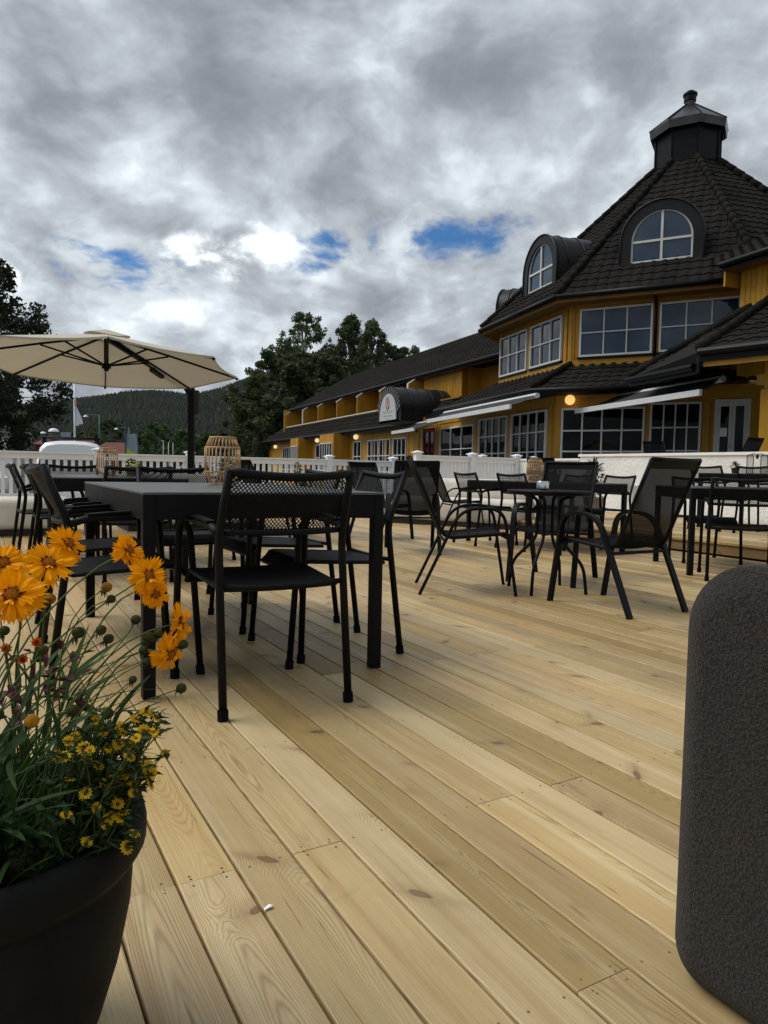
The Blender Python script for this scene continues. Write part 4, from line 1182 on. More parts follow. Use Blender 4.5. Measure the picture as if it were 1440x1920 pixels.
# block at the near right first: its tiles show largest
E1 = Vector((6.333, 14.532, 3.40)); dE = Vector((.650, -.760, 0)); nE = Vector((.760, .650, 0))
fb_roof = part('front_roof', G(), M['roofbase'])
SB = Slope(E1, dE, nE + Vector((0, 0, .50)))
hipdir = Vector((2.20, 1.66, 1.35))          # hip of the front block, up and back to the right
def hip_left(h):                            # a of the hip at slope length h
    p = SB.g * h; q = hipdir * (p.z / hipdir.z); return (q - p).dot(SB.t)
HB = 4.6
g = G().quad(SB.at(0, 0), SB.at(5, 0), SB.at(5, HB), SB.at(hip_left(HB), HB))
LA_, LB_ = Vector((6.40, 14.856, 3.15)), Vector((5.94, 17.534, 3.2))
SLu = SB.at(hip_left(HB), HB)
g.quad(LB_ + Vector((0, 0, 0)), LA_, E1 + Vector((0.03, 0.05, -.02)), SLu)
tl_end = Vector((7.6, 19.4, 4.0))
g.quad(LB_, SLu, tl_end)
fb_roof.data = mesh_of('front_roof', g, M['roofbase'])
tiles(SB, lambda a, h: a > hip_left(h) + .05, .15, 1.35 + 1.6, 2.4, fb_roof, True)
tiles(SB, lambda a, h: a > hip_left(h) + .05 and not (a < 1.35 + 1.6 and h < 2.4 + .1), .15, 5, HB, fb_roof, False)
up = (SLu - LA_); tt = (LA_ - LB_).normalized(); gg = up - tt * up.dot(tt)
SL = Slope(LB_, tt, gg)
LL = (LA_ - LB_).length
a_u = (SLu - LB_).dot(SL.t); h_u = (SLu - LB_).dot(SL.g)
tiles(SL, lambda a, h: a > a_u * h / h_u * .98 and a < LL + (a_u - LL) * h / h_u + .0 if a_u > LL else (a > 0 and a < LL), .1, max(LL, a_u) + .3, h_u, fb_roof, False)
ridge_line(E1 + Vector((0, 0, .04)), SLu + Vector((0, 0, .04)), fb_roof)
ridge_line(LB_ + Vector((0, 0, .05)), SLu + Vector((0, 0, .03)), fb_roof)
for k, single in ((1, True), (0, False), (7, False), (2, False)):
    S, ul = oslope(k)
    tiles(S, lambda a, h: abs(a) < side2 * (1 - h / ul) - .08, -side2 + .15, side2, ul - 1.1, roof, single)
for k in (0, 1, 2, 3):
    ridge_line(octv(k, RE_) + Vector((0, 0, HE + .06)), HC + (octv(k, RE_) - HC) * .155 + Vector((0, 0, HE + (HA - HE) * .845 + .06)), roof)
# eaves: gutter and fascia round the octagon
def gutter_run(g, pts, r=.07):
    g.tube(pts, r, 8)
gg_ = G(); fs_ = G()
for k in (-1, 0, 1):
    a, b = octv(k, RE_ + .07), octv(k + 1, RE_ + .07)
    gg_.tube([a + Vector((0, 0, HE - .05)), b + Vector((0, 0, HE - .05))], .075, 8)
    a, b = octv(k, RE_ - .04), octv(k + 1, RE_ - .04); a2, b2 = octv(k, RE_ - .01), octv(k + 1, RE_ - .01)
    fs_.quad(a + Vector((0, 0, HE - .20)), b + Vector((0, 0, HE - .20)), b2 + Vector((0, 0, HE - .02)), a2 + Vector((0, 0, HE - .02)))
    c, d = octv(k, 6.1), octv(k + 1, 6.1)
    fs_.quad(c + Vector((0, 0, HE - .17)), d + Vector((0, 0, HE - .17)), b + Vector((0, 0, HE - .199)), a + Vector((0, 0, HE - .199)))
part('gutter', gg_, M['gutter'], smooth=True); part('eaves_board', fs_, M['soffit'])
dp = G().tube(rounded([FR.at(-.0, 5.88, .60), FR.at(-.0, 5.72, .30), FR.at(-.0, 5.55, .085), FR.at(0, 3.85, .085)], .12), .042, 8)
part('downpipe', dp, M['gutter'], smooth=True)

# ---- dormers
def dormer(k, sc_, zb, zt, hw, zw0, zw1, hww, rfront):
    F = oface(k, rfront); S0 = sc_
    zc = zt - hw                                 # centre of the arch
    prof = [(-hw, zb)] + [(hw * math.cos(R(180 - 180 * i / 16)), zc + hw * math.sin(R(180 - 180 * i / 16))) for i in range(17)] + [(hw, zb)]
    def depth(z): return (z - HE) / (HA - HE) * rin + rfront - rin + .25   # distance back to the roof plane
    body = G(); n = len(prof)
    front = [F.at(S0 + x, z, 0) for x, z in prof]
    back = [F.at(S0 + x, z, -max(.05, depth(z))) for x, z in prof]
    body.add(front + back, [(i, i + 1, n + i + 1, n + i) for i in range(n - 1)])
    d = part('dormer', body, M['sheet'], auto=40)
    # front board with the arched opening
    fr = G(); wz = zw1 - hww
    inner = [(-hww, zw0)] + [(hww * math.cos(R(180 - 180 * i / 16)), wz + hww * math.sin(R(180 - 180 * i / 16))) for i in range(17)] + [(hww, zw0)]
    vs = [F.at(S0 + x, z, .03) for x, z in prof] + [F.at(S0 + x, z, .03) for x, z in inner] + [F.at(S0 + x, z, -.10) for x, z in inner] + [F.at(S0 + x, z, -.06) for x, z in prof]
    fs = [(i, i + 1, n + i + 1, n + i) for i in range(n - 1)] + [(n + i, n + i + 1, 2 * n + i + 1, 2 * n + i) for i in range(n - 1)] + [(3 * n + i, 3 * n + i + 1, i + 1, i) for i in range(n - 1)]
    fs += [(0, n, 2 * n - 1, n - 1), (n, 2 * n, 3 * n - 1, 2 * n - 1)]
    fr.add(vs, fs)
    part('front_board', fr, M['sheet'], d, auto=30)
    rimg = G()
    for dep in (.035, -.38, -1.0, -1.7):
        pts = [F.at(S0 + x * 1.012, z + .01, dep) for x, z in prof if -dep < depth(z) or dep > 0]
        if len(pts) > 4: rimg.tube(pts, .022 if dep < 0 else .03, 6)
    part('seam', rimg, M['sheet'], d, smooth=True)
    # glazing
    gl = G()
    halves = []
    zm = zw0 + (zw1 - zw0) * .42
    lo = [[(-hww, zw0), (0, zw0), (0, zm), (-hww, zm)], [(0, zw0), (hww, zw0), (hww, zm), (0, zm)]]
    arcL = [(hww * math.cos(R(180 - 90 * i / 8)), wz + hww * math.sin(R(180 - 90 * i / 8))) for i in range(9)]
    hiL = [(0, zm), (0, zw1)] + list(reversed(arcL))[1:] + [(-hww, zm)]
    hiR = [(-x, z) for x, z in hiL]
    for i, poly in enumerate(lo + [hiL, hiR]):
        q = [F.at(S0 + x, z, -.06 + .004 * ((i * 37) % 3 - 1)) for x, z in poly]
        part('pane', G().quad(*q), M['glass'], d)
    wf = G()
    ip = [(x * .965, zw0 + (z - zw0) * .98 + .02) for x, z in inner]
    wf.strip([F.at(S0 + x, z, -.045) for x, z in ip], F.n * .022, .024)
    F.box(wf, S0 - hww, S0 + hww, zw0, zw0 + .06, -.075, -.012)
    F.box(wf, S0 - .032, S0 + .032, zw0 + .06, zw1 - .02, -.074, -.014)
    F.box(wf, S0 - hww + .03, S0 - .032, zm - .032, zm + .032, -.073, -.016); F.box(wf, S0 + .032, S0 + hww - .03, zm - .032, zm + .032, -.073, -.016)
    part('window_frame', wf, M['whiteframe'], d)
    sg_ = G(); F.box(sg_, S0 - hw - .02, S0 + hw + .02, zb - .05, zb + .03, -.3, .06)
    part('sill', sg_, M['sheet'], d)
    return d
for k in (1, 0):
    dormer(k, .02 if k == 1 else -.05, 6.42, 8.52, 1.09, 6.84, 8.25, .82, 5.46)
dormer(-1, .75, 5.85, 7.72, .95, 6.22, 7.45, .70, 6.10)
# steel flue between the dormers
part('flue', G().tube([(5.63, 30.0, 6.0), (5.63, 30.0, 8.42)], .10, 12).tube([(5.63, 30, 8.52), (5.63, 30, 8.58)], .17, 12).tube([(5.63, 30, 8.42), (5.63, 30, 8.52)], .06, 8), M['steel'], auto=40)

# ---- lantern turret on the apex
def octprism(g, r0, z0, r1, z1, rot=HT):
    k = len(g.v)
    for r, z in ((r0, z0), (r1, z1)):
        for i in range(8): a = rot + i * math.pi / 4; g.v.append((HC.x + r * math.cos(a), HC.y + r * math.sin(a), z))
    g.f += [(k + i, k + (i + 1) % 8, k + 8 + (i + 1) % 8, k + 8 + i) for i in range(8)]
    return g
M['capsheet'] = pbr('grey_zinc_sheet', (0.055, 0.055, 0.057), 0.35, 0.5, metal=0.75, var=0.35, vscale=2.5)
tur = part('turret', octprism(G(), 1.06, 11.0, 1.06, 12.66), M['gutter'])
gg = G()
for i in range(8):
    a = octv(i, 1.07); gg.obox(a + Vector((-.03, -.03, 11.1)), (.06, 0, 0), (0, .06, 0), (0, 0, 1.5))
part('corner_strip', gg, M['gutter'], tur)
cap = part('turret_cap', octprism(octprism(octprism(octprism(G(), 1.04, 12.42, 1.26, 12.36), 1.26, 12.36, 1.30, 12.62), 1.30, 12.62, .17, 13.48), .17, 13.48, .17, 13.62), M['capsheet'])
gg = G()
for i in range(8):
    a, b = octv(i, 1.31) + Vector((0, 0, 12.63)), octv(i, .18) + Vector((0, 0, 13.49)); gg.tube([a, b], .018, 5)
part('seam', gg, M['gutter'], cap)
gg = G().tube([HC + Vector((0, 0, 13.60)), HC + Vector((0, 0, 13.80))], .20, 12).tube([HC + Vector((0, 0, 13.80)), HC + Vector((0, 0, 13.86))], .235, 12).ball((HC.x, HC.y, 13.88), .17, 12, 6, (1, 1, .6))
part('finial', gg, M['gutter'], cap, auto=40)

# ---- ground floor and skirt roof
GR, GL = oface(1, rG), oface(0, rG)
S_L0, S_L1 = -9.6, 2.58
g = G(); GL.box(g, S_L0, 2.55, Z0, 3.25, -.25, 0.0); GR.box(g, -2.55, 2.56, Z0, 3.25, -.25, 0.0)
part('ground_floor_wall', g, M['yellow'])
g = G()
for s in (-9.45, -8.9, -7.2, -6.85, -3.1, -2.85, -.31, 2.35): GL.box(g, s - .09, s + .09, Z0, 3.1, -.02, .035)
GL.box(g, S_L0, 2.56, 2.82, 3.15, -.02, .03)
for s in (-2.50, -.05, 1.42): GR.box(g, s - .09, s + .09, Z0, 3.1, -.02, .035)
GR.box(g, -2.56, 2.56, 2.90, 3.15, -.02, .03)
part('ground_floor_trim', g, M['yellowdark'])
window(GL, -2.71, -.48, .85, 2.75, 4, 3, 'glassdark', o=.012); window(GL, -.14, 2.13, .85, 2.75, 4, 3, 'glassdark', o=.012)
window(GL, -6.62, -3.2, .85, 2.62, 3, 2, 'glassdark', o=.012)
window(GR, -2.40, -.11, .85, 2.73, 4, 3, 'glassdark', o=.012, mw=.045); window(GR, .02, 1.31, .85, 2.82, 4, 3, 'glassdark', o=.012)
# glass entrance doors with red curtains beside the ochre posts
M['redcloth'] = pbr('dark_red_curtain', (0.12, 0.012, 0.016), 0.8, 0.2)
def door(F, s0, s1, z0, z1, leaves, frame, name='door', o=.015, kick=.75):
    g = G(); fw = .07
    F.box(g, s0, s0 + fw, z0, z1, -.05, o + .03); F.box(g, s1 - fw, s1, z0, z1, -.05, o + .03); F.box(g, s0 + fw, s1 - fw, z1 - fw, z1, -.05, o + .03)
    d = part(name, g, M[frame])
    wl = (s1 - s0 - 2 * fw) / leaves
    for i in range(leaves):
        a, b = s0 + fw + i * wl, s0 + fw + (i + 1) * wl
        q = G(); st = .075
        F.box(q, a + .004, a + st, z0, z1 - fw - .004, -.02, o + .02); F.box(q, b - st, b - .004, z0, z1 - fw - .004, -.02, o + .02)
        for zz0, zz1 in ((z0, z0 + .12), (z0 + kick, z0 + kick + .11), (z1 - fw - .11, z1 - fw - .004)): F.box(q, a + st, b - st, zz0, zz1, -.018, o + .018)
        part('leaf_frame', q, M[frame], d)
        for zz0, zz1 in ((z0 + .12, z0 + kick), (z0 + kick + .11, z1 - fw - .11)):
            part('pane', G().quad(F.at(a + st, zz0, .002), F.at(b - st, zz0, .002), F.at(b - st, zz1, .002), F.at(a + st, zz1, .002)), M['glassdark'], d)
    hg = G().ball(tuple(F.at((s0 + s1) / 2 - .05, z0 + 1.05, o + .06)), .035, 8, 6)
    part('handle', hg, M['steel'], d, smooth=True)
    return d
dr = door(GL, -8.75, -7.3, Z0, 2.72, 2, 'redcloth', kick=.4)
dd = door(GR, 1.62, 2.46, Z0 + .2, 2.86, 2, 'whiteframe')
part('notice', G().quad(GR.at(1.76, 1.90, .03), GR.at(1.93, 1.90, .03), GR.at(1.93, 2.12, .03), GR.at(1.76, 2.12, .03)), M['white'], dd)
# skirt roof
RS, ZS = 7.80, 3.22
rsin = RS * math.cos(math.pi / 8); 
sk = part('skirt_roof', G(), M['roofbase'])
SFL, SFR = oface(0, rsin), oface(1, rsin)
e0 = SFL.at(-4.7, ZS); e1 = octv(1, RS) + Vector((0, 0, ZS)); 
t1 = octv(1, 6.13) + Vector((0, 0, 4.03)); t0 = octv(0, 6.13) + Vector((0, 0, 4.03))
e2 = SFR.at(.9, ZS); t2 = FR.at(2.3, 4.03)
tfar = SFL.at(-3.0, 4.03, -1.55)
g = G().quad(e0, e1, t1, t0, tfar).quad(e1, SFR.at(2.6, ZS), FR.at(2.36, 4.03), t1).quad(e0, tfar, SFL.at(-4.7, ZS, -1.6))
g.quad(e0 - Vector((0, 0, .13)), e1 - Vector((0, 0, .13)), octv(1, 6.7) + Vector((0, 0, 3.10)), GL.at(-4.7, 3.10))
g.quad(e1 - Vector((0, 0, .13)), e2 - Vector((0, 0, .13)), GR.at(.9, 3.10), octv(1, 6.7) + Vector((0, 0, 3.10)))
sk.data = mesh_of('skirt_roof', g, M['roofbase'])
upv = (t1 - e1) - SFL.t * (t1 - e1).dot(SFL.t)
SKL = Slope(SFL.p0 + Vector((0, 0, ZS)), SFL.t, upv)
if SKL.n.z < 0: SKL = Slope(SFL.p0 + Vector((0, 0, ZS)), -SFL.t, upv)
sgn = SKL.t.dot(SFL.t); HSK = upv.length; sa = RS * math.sin(math.pi / 8)
tiles(SKL, lambda a, h: -4.7 + 1.7 * h / HSK < a * sgn < sa - (sa - 2.35) * h / HSK - .02, -9.6, 9.6, HSK, sk, False)
upv = (t1 - e1) - SFR.t * (t1 - e1).dot(SFR.t)
SKR = Slope(SFR.p0 + Vector((0, 0, ZS)), SFR.t, upv)
if SKR.n.z < 0: SKR = Slope(SFR.p0 + Vector((0, 0, ZS)), -SFR.t, upv)
sgr = SKR.t.dot(SFR.t)
tiles(SKR, lambda a, h: -sa + (sa - 2.35) * h / HSK + .02 < a * sgr < 2.2, -4, 4, HSK, sk, False)
ridge_line(e1 + Vector((0, 0, .05)), t1 + Vector((0, 0, .05)), sk)
part('flat_roof_edge', GL.box(G(), -8.4, -4.6, 3.14, 3.28, -2.5, .10), M['gutter'])
gg = G().tube([e0 + SFL.n * .06 - Vector((0, 0, .06)), e1 + (SFL.n + SFR.n) * .035 - Vector((0, 0, .06)), e2 + SFR.n * .06 - Vector((0, 0, .06))], .075, 8)
part('gutter', gg, M['gutter'], smooth=True)
gg = G().tube([LB_ - Vector((.07, 0.05, .05)), LA_ - Vector((.07, .05, .05))], .075, 8).tube([E1 - nE * .07 + Vector((0, 0, -.05)), E1 + dE * 5 - nE * .07 + Vector((0, 0, -.05))], .08, 8)
gg.obox(E1 - nE * .02 + Vector((0, 0, -.24)), dE * 5, nE * .05, (0, 0, .2)); gg.obox(LB_ + Vector((-.01, 0, -.20)), LA_ - LB_, (.05, .01, 0), (0, 0, .17))
gg.obox(LA_ + Vector((-.02, -.02, -.2)), E1 - LA_ - Vector((0, 0, .25)), (.05, .02, 0), (0, 0, .40))
part('gutter', gg, M['gutter'])
# ---- front block on the right: soffit boards, wall, post, blind, glazed door
FB_ = Face(E1 + nE * .62 - Vector((0, 0, E1.z)), dE, -nE)
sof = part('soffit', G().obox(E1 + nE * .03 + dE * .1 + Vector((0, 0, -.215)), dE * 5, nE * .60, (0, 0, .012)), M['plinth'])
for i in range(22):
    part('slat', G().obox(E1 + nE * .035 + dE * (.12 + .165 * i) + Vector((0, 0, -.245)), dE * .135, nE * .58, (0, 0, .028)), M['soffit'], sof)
part('front_fascia', G().obox(E1 + nE * .05 + dE * .05 + Vector((0, 0, -.34)), dE * 5, nE * .03, (0, 0, .10)), M['yellowdark'])
fw_ = part('front_wall', FB_.box(FB_.box(G(), 1.02, 1.3, Z0, 2.6, -.2, 0), 1.02, 4.5, 2.6, 3.16, -.25, 0.0), M['yellow'])
for i in range(9):
    part('board', FB_.box(G(), 1.03 + i * .15, 1.03 + i * .15 + .136, 2.62, 3.14, .001, .016), M['yellow'], fw_)
part('corner_post', FB_.box(G(), .98, 1.27, Z0, 2.58, .0, .06), M['yellow'])
part('post_base', FB_.box(G(), .96, 1.29, Z0, Z0 + .25, .0, .07), M['cap'])
part('front_side_wall', G().obox(FB_.at(1.02, Z0, -.2), nE * 3.2, dE * .1, (0, 0, 2.9)), M['gutter'])
part('sun_blind', FB_.box(G(), 1.36, 3.2, 1.70, 2.56, -.02, .05), M['gutter'])
bd = door(FB_, 1.42, 3.0, Z0, 1.72, 2, 'whiteframe', 'glass_door', kick=.2)
part('recess_wall', G().obox(GR.at(2.56, Z0, -.02), GR.t * 1.8, GR.n * -.2, (0, 0, 2.8)), M['yellow'])
# ---- upper wing at the right edge
aW = R(21.6); uW = Vector((math.sin(aW), -math.cos(aW), 0)); nW = Vector((-math.cos(aW), -math.sin(aW), 0))
e0W = Vector((7.99, 17.34, 0))
UWf = Face(e0W - nW * .50, uW, nW)
uw = part('upper_wing_wall', UWf.box(G(), .12, 5.0, 3.3, 5.95, -.3, 0).obox(UWf.at(.12, 3.3, -.3), FR.at(2.45, 0, .0) - UWf.at(.12, 0, -.3), (.05, .05, 0), (0, 0, 2.65)), M['yellow'])
for i in range(30):
    part('board', UWf.box(G(), (.13 + i * .15), .13 + i * .15 + .137, 3.4, 5.86, .001, .018), M['yellow'], uw)
SW_ = Slope(e0W + Vector((0, 0, 5.95)), -uW, -nW + Vector((0, 0, .5)))
if SW_.n.z < 0: SW_ = Slope(e0W + Vector((0, 0, 5.95)), uW, -nW + Vector((0, 0, .5)))
sgw = SW_.t.dot(uW)
g = G().quad(SW_.at(0, 0), SW_.at(5 * sgw, 0), SW_.at(5 * sgw, 4), SW_.at(-3.5 * sgw, 4), SW_.at(-.2 * sgw, .2))
uwr = part('upper_wing_roof', g, M['roofbase'])
tiles(SW_, lambda a, h: -.0 - h * .9 < a * sgw < 5, -4.95, 5, 4, uwr, False)
gg = G().tube([SW_.at(0, 0) + nW * .06 - Vector((0, 0, .05)), SW_.at(5 * sgw, 0) + nW * .06 - Vector((0, 0, .05))], .075, 8).obox(SW_.at(0, 0) + Vector((0, 0, -.2)), uW * 5, -nW * .03, (0, 0, .17))
part('gutter', gg, M['gutter'])
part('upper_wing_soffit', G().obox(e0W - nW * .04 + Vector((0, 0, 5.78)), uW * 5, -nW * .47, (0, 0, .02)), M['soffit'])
part('box_end', G().obox(e0W - nW * .1 + uW * .02 + Vector((0, 0, 5.42)), -uW * .05, -nW * 1.2, (0, 0, .35)), M['yellow'])

# ---- awnings
def awning(F, s0, s1, z, fs0, fs1, fz, out, co=.16):
    a = part('awning', G().tube([F.at(s0, z, co), F.at(s1, z, co)], .075, 10), M['alu'], auto=40)
    q = [F.at(s0 + .05, z + .03, co + .04), F.at(s1 - .05, z + .03, co + .04), F.at(fs1, fz + .04, out), F.at(fs0, fz + .04, out)]
    cl = G(); n = 14
    for i in range(n + 1):
        for j in range(5):
            p = q[0].lerp(q[1], i / n).lerp(q[3].lerp(q[2], i / n), j / 4); sag = .05 * math.sin(math.pi * j / 4)
            cl.v.append(tuple(p - Vector((0, 0, sag))))
    cl.f = [(i * 5 + j, (i + 1) * 5 + j, (i + 1) * 5 + j + 1, i * 5 + j + 1) for i in range(n) for j in range(4)]
    part('fabric', cl, M['awning'], a, smooth=True)
    part('front_bar', G().strip([F.at(fs0, fz, out), F.at(fs1, fz, out)], Vector((0, 0, .065)), .035), M['alu'], a)
    for s in (.18, .82):
        p0 = F.at(s0 + (s1 - s0) * s, z - .08, co + .04); p2 = F.at(fs0 + (fs1 - fs0) * s, fz, out - .05)
        mid = (p0 + p2) / 2 + F.t * (.35 if s < .5 else -.35) + Vector((0, 0, -.02))
        part('arm', G().tube([p0, mid, p2], .022, 6), M['alu'], a, smooth=True)
    return a
awning(GL, -3.55, 3.42, 2.985, -3.45, 3.2, 2.67, 1.76, 1.06)
F_AW = Face((6.41, 19.78, 0), (1.0, -4.02, 0), (-4.02, -1.0, 0))
awning(F_AW, 0, 4.14, 3.0, -.5, 4.7, 2.6, 1.0, .0)
awning(GL, -8.9, -5.6, 2.92, -8.7, -5.7, 2.50, 1.5, .3)

# ---- wall lamps
def globe(p, r, n, mat='globe2'):
    l = part('wall_lamp', G().tube([p + n * .02, p - n * (r + .06)], .05, 10), M['gutter'])
    part('globe', G().ball(tuple(p + n * r), r, 16, 10), M[mat], l, smooth=True)
globe(GR.at(-2.14, 2.955, .03), .145, GR.n, 'globe')

# ---- long wing
aw = R(22.8); uw_ = Vector((-math.sin(aw), math.cos(aw), 0)); ww = Vector((math.cos(aw), math.sin(aw), 0))
def UW(u, w_, z): return uw_ * u + ww * w_ + Vector((0, 0, z))
WG = Face(ww * 14.5, uw_, -ww)
part('wing_wall', WG.box(G(), 27, 60.2, -.4, 3.1, -.3, 0), M['yellow'])
g = G()
for s in (30.3, 31.6, 34.5, 36.3, 38.0, 39.3, 41.5, 44.6, 46.9, 48.6, 51.0, 55.6, 60.1): WG.box(g, s - .09, s + .09, -.4, 3.0, -.02, .03)
WG.box(g, 27, 60.2, 2.66, 3.05, -.02, .025)
part('wing_trim', g, M['yellowdark'])
for s0, s1, nc in ((31.75, 33.35, 3), (33.75, 35.2, 3), (35.35, 36.9, 3), (37.9, 39.2, 2), (44.7, 46.6, 2), (51.2, 55.4, 7)):
    window(WG, s0, s1, .75, 2.5, nc, 2, 'glassdark', o=.012, mw=.05)
for s0, s1 in ((40.0, 42.7), (47.6, 49.6)):      # square bays
    b_ = part('bay', WG.box(G(), s0, s1, -.4, 2.98, .0, 1.0), M['yellow'])
    Fb = Face(WG.p0 + WG.n * 1.0, WG.t, WG.n)
    window(Fb, s0 + .15, s1 - .15, .75, 2.45, 5, 1, 'glassdark', o=.012, mw=.07)
for s, z in ((38.45, 2.74), (45.9, 2.78), (57.3, 2.62)): globe(WG.at(s, z, .03), .15, WG.n)
# lower roof
wl = part('wing_lower_roof', G(), M['roofbase'])
SWL = Slope(UW(29, 13.98, 3.1), -uw_, UW(0, .92, .98))
if SWL.n.z < 0: SWL = Slope(UW(29, 13.98, 3.1), uw_, UW(0, .92, .98))
sg1 = SWL.t.dot(uw_)
g = G().quad(UW(27.5, 13.98, 3.1), UW(60.9, 13.98, 3.1), UW(57.2, 14.9, 4.08), UW(27.5, 14.9, 4.08)).quad(UW(60.9, 13.98, 3.1), UW(60.9, 20, 3.1), UW(57.2, 20, 4.08), UW(57.2, 14.9, 4.08))
g.quad(UW(27.5, 14.0, 3.0), UW(60.9, 14.0, 3.0), UW(60.9, 14.52, 3.02), UW(27.5, 14.52, 3.02))
wl.data = mesh_of('wing_lower_roof', g, M['roofbase'])
tiles(SWL, lambda a, h: -1.4 < a * sg1 < 31.8 - 2.7 * h, -32.2, 32.2, 1.32, wl, False)
part('gutter', G().tube([UW(27.5, 13.92, 3.04), UW(60.95, 13.92, 3.04)], .08, 8).obox(UW(27.5, 13.99, 2.9), uw_ * 33.4, ww * .03, (0, 0, .16)), M['gutter'])
part('downpipe', G().tube(rounded([UW(60.4, 13.95, 3.0), UW(60.3, 14.4, 2.6), UW(60.3, 14.4, -.4)], .2), .06, 8).tube(rounded([UW(30.8, 13.95, 3.0), UW(30.4, 14.3, 2.75), UW(29.95, 14.36, 2.6), UW(29.95, 14.36, .4)], .15), .05, 8), M['gutter'], smooth=True)
# balconies: sloping side walls with white caps, between them the recessed rooms
part('balcony_back_wall', G().obox(UW(24, 16.4, 3.9), uw_ * 31.6, ww * .2, (0, 0, 1.75)), M['yellowdark'])
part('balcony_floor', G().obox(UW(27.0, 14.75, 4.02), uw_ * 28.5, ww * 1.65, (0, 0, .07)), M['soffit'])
part('balcony_edge', G().obox(UW(31.0, 14.70, 4.09), uw_ * 24.45, ww * .05, (0, 0, .06)), M['whiteframe'])
for i, u in enumerate((55.4, 50.7, 47.1, 43.1, 39.45, 35.9, 32.2)):
    dv = part('balcony_divider', G().prism([UW(u, 14.74, 4.16), UW(u, 16.4, 4.16), UW(u, 16.4, 5.62), UW(u, 15.5, 5.62), UW(u, 14.74, 5.10)], uw_ * .10), M['yellow'])
    cp = G().prism([UW(u - .03, 14.70, 5.10), UW(u - .03, 15.5, 5.64), UW(u - .03, 15.5, 5.70), UW(u - .03, 14.70, 5.17)], uw_ * .16)
    if i in (1, 6): cp.obox(UW(u - .03, 14.68, 4.16), uw_ * .16, ww * .05, (0, 0, 1.0))
    part('cap', cp, M['whiteframe'], dv)
for u, z in ((48.6, 4.76), (41.3, 4.80)): globe(UW(u, 16.36, z), .15, -ww)
# ribbed wall beside the tower
UWn = Face(ww * 15.42, uw_, -ww)
uwl = part('wing_upper_wall', UWn.box(G(), 28.0, 31.9, 3.6, 5.5, -.3, 0), M['yellow'])
rb = G()
for i in range(26): UWn.box(rb, 28.02 + i * .145, 28.02 + i * .145 + .10, 3.62, 5.48, .001, .03)
kind(part('cladding_boards', rb, M['yellow'], uwl), 'stuff')
part('wing_return_wall', G().obox(UW(28.0, 15.42, 3.0), ww * 1.6, uw_ * .2, (0, 0, 2.5)).obox(UW(19.0, 16.9, 3.0), ww * .2, uw_ * 9.1, (0, 0, 2.55)), M['yellow'])
# upper roof
wu = part('wing_upper_roof', G(), M['roofbase'])
ug = UW(0, 5.0, 3.0)
SWU = Slope(UW(40, 15.1, 5.56), -uw_, ug)
if SWU.n.z < 0: SWU = Slope(UW(40, 15.1, 5.56), uw_, ug)
sg2 = SWU.t.dot(uw_)
g = G().quad(UW(19, 15.1, 5.56), UW(55.9, 15.1, 5.56), UW(55.9, 20.1, 8.56), UW(19, 20.1, 8.56)).quad(UW(55.9, 25.1, 5.56), UW(19, 25.1, 5.56), UW(19, 20.1, 8.56), UW(55.9, 20.1, 8.56))
g.quad(UW(55.9, 15.1, 5.56), UW(55.9, 25.1, 5.56), UW(55.9, 20.1, 8.56)).quad(UW(19, 15.1, 5.5), UW(55.9, 15.1, 5.5), UW(55.9, 16.5, 5.5), UW(19, 16.5, 5.5))
wu.data = mesh_of('wing_upper_roof', g, M['roofbase'])
tiles(SWU, lambda a, h: -19 < a * sg2 < 15.9, -20, 20, 5.85, wu, False)
part('gutter', G().tube([UW(22, 15.04, 5.50), UW(55.9, 15.04, 5.50)], .08, 8).obox(UW(22, 15.11, 5.36), uw_ * 33.9, ww * .03, (0, 0, .18)), M['gutter'])
part('wing_end_wall', G().obox(UW(55.55, 14.6, 3.0), ww * 10, uw_ * .2, (0, 0, 2.5)), M['yellow'])

# ---- barrel canopy with the oval sign
bu0, bu1, bz0, bw, bw1 = 28.42 + .2, 30.78 + .55, 3.03, 12.75, 18.4
bc_, br_ = (bu0 + bu1) / 2, (bu1 - bu0) / 2
bzs = bz0 + .42
prof = [(bu0, bz0), (bu0, bzs)] + [(bc_ - br_ * math.cos(R(180 * i / 18)), bzs + 1.18 * math.sin(R(180 * i / 18))) for i in range(1, 18)] + [(bu1, bzs), (bu1, bz0)]
n = len(prof)
bar = part('barrel_canopy', G().add([UW(u, bw, z) for u, z in prof] + [UW(u, bw1, z) for u, z in prof], [(i, i + 1, n + i + 1, n + i) for i in range(n - 1)] + [(0, n, 2 * n - 1, n - 1)]), M['sheet'], auto=40)
sm = G()
for i in range(8):
    w0 = bw + .02 + i * .55
    sm.tube([UW(u + (u - bc_) * .008, w0, z + .012) for u, z in prof[1:-1]], .024, 6)
part('standing_seam', sm, M['gutter'], bar, smooth=True)
ap = [(bc_ - br_ * .70 * math.cos(R(180 * i / 18)), bz0 + .10 + 1.20 * math.sin(R(180 * i / 18)) ** .85) for i in range(19)]
fr = G(); op = [(bc_ - br_ * math.cos(R(180 * i / 18)), bzs + 1.18 * math.sin(R(180 * i / 18)) if 0 < i < 18 else bz0) for i in range(19)]
M['fan'] = pbr('grey_fan_board', (.10, .103, .11), .6, .2)
fan = part('front_fan', G().add([UW(u, bw, z) for u, z in op] + [UW(u, bw, z) for u, z in ap], [(i, i + 1, 19 + i + 1, 19 + i) for i in range(18)]), M['gutter'], bar)
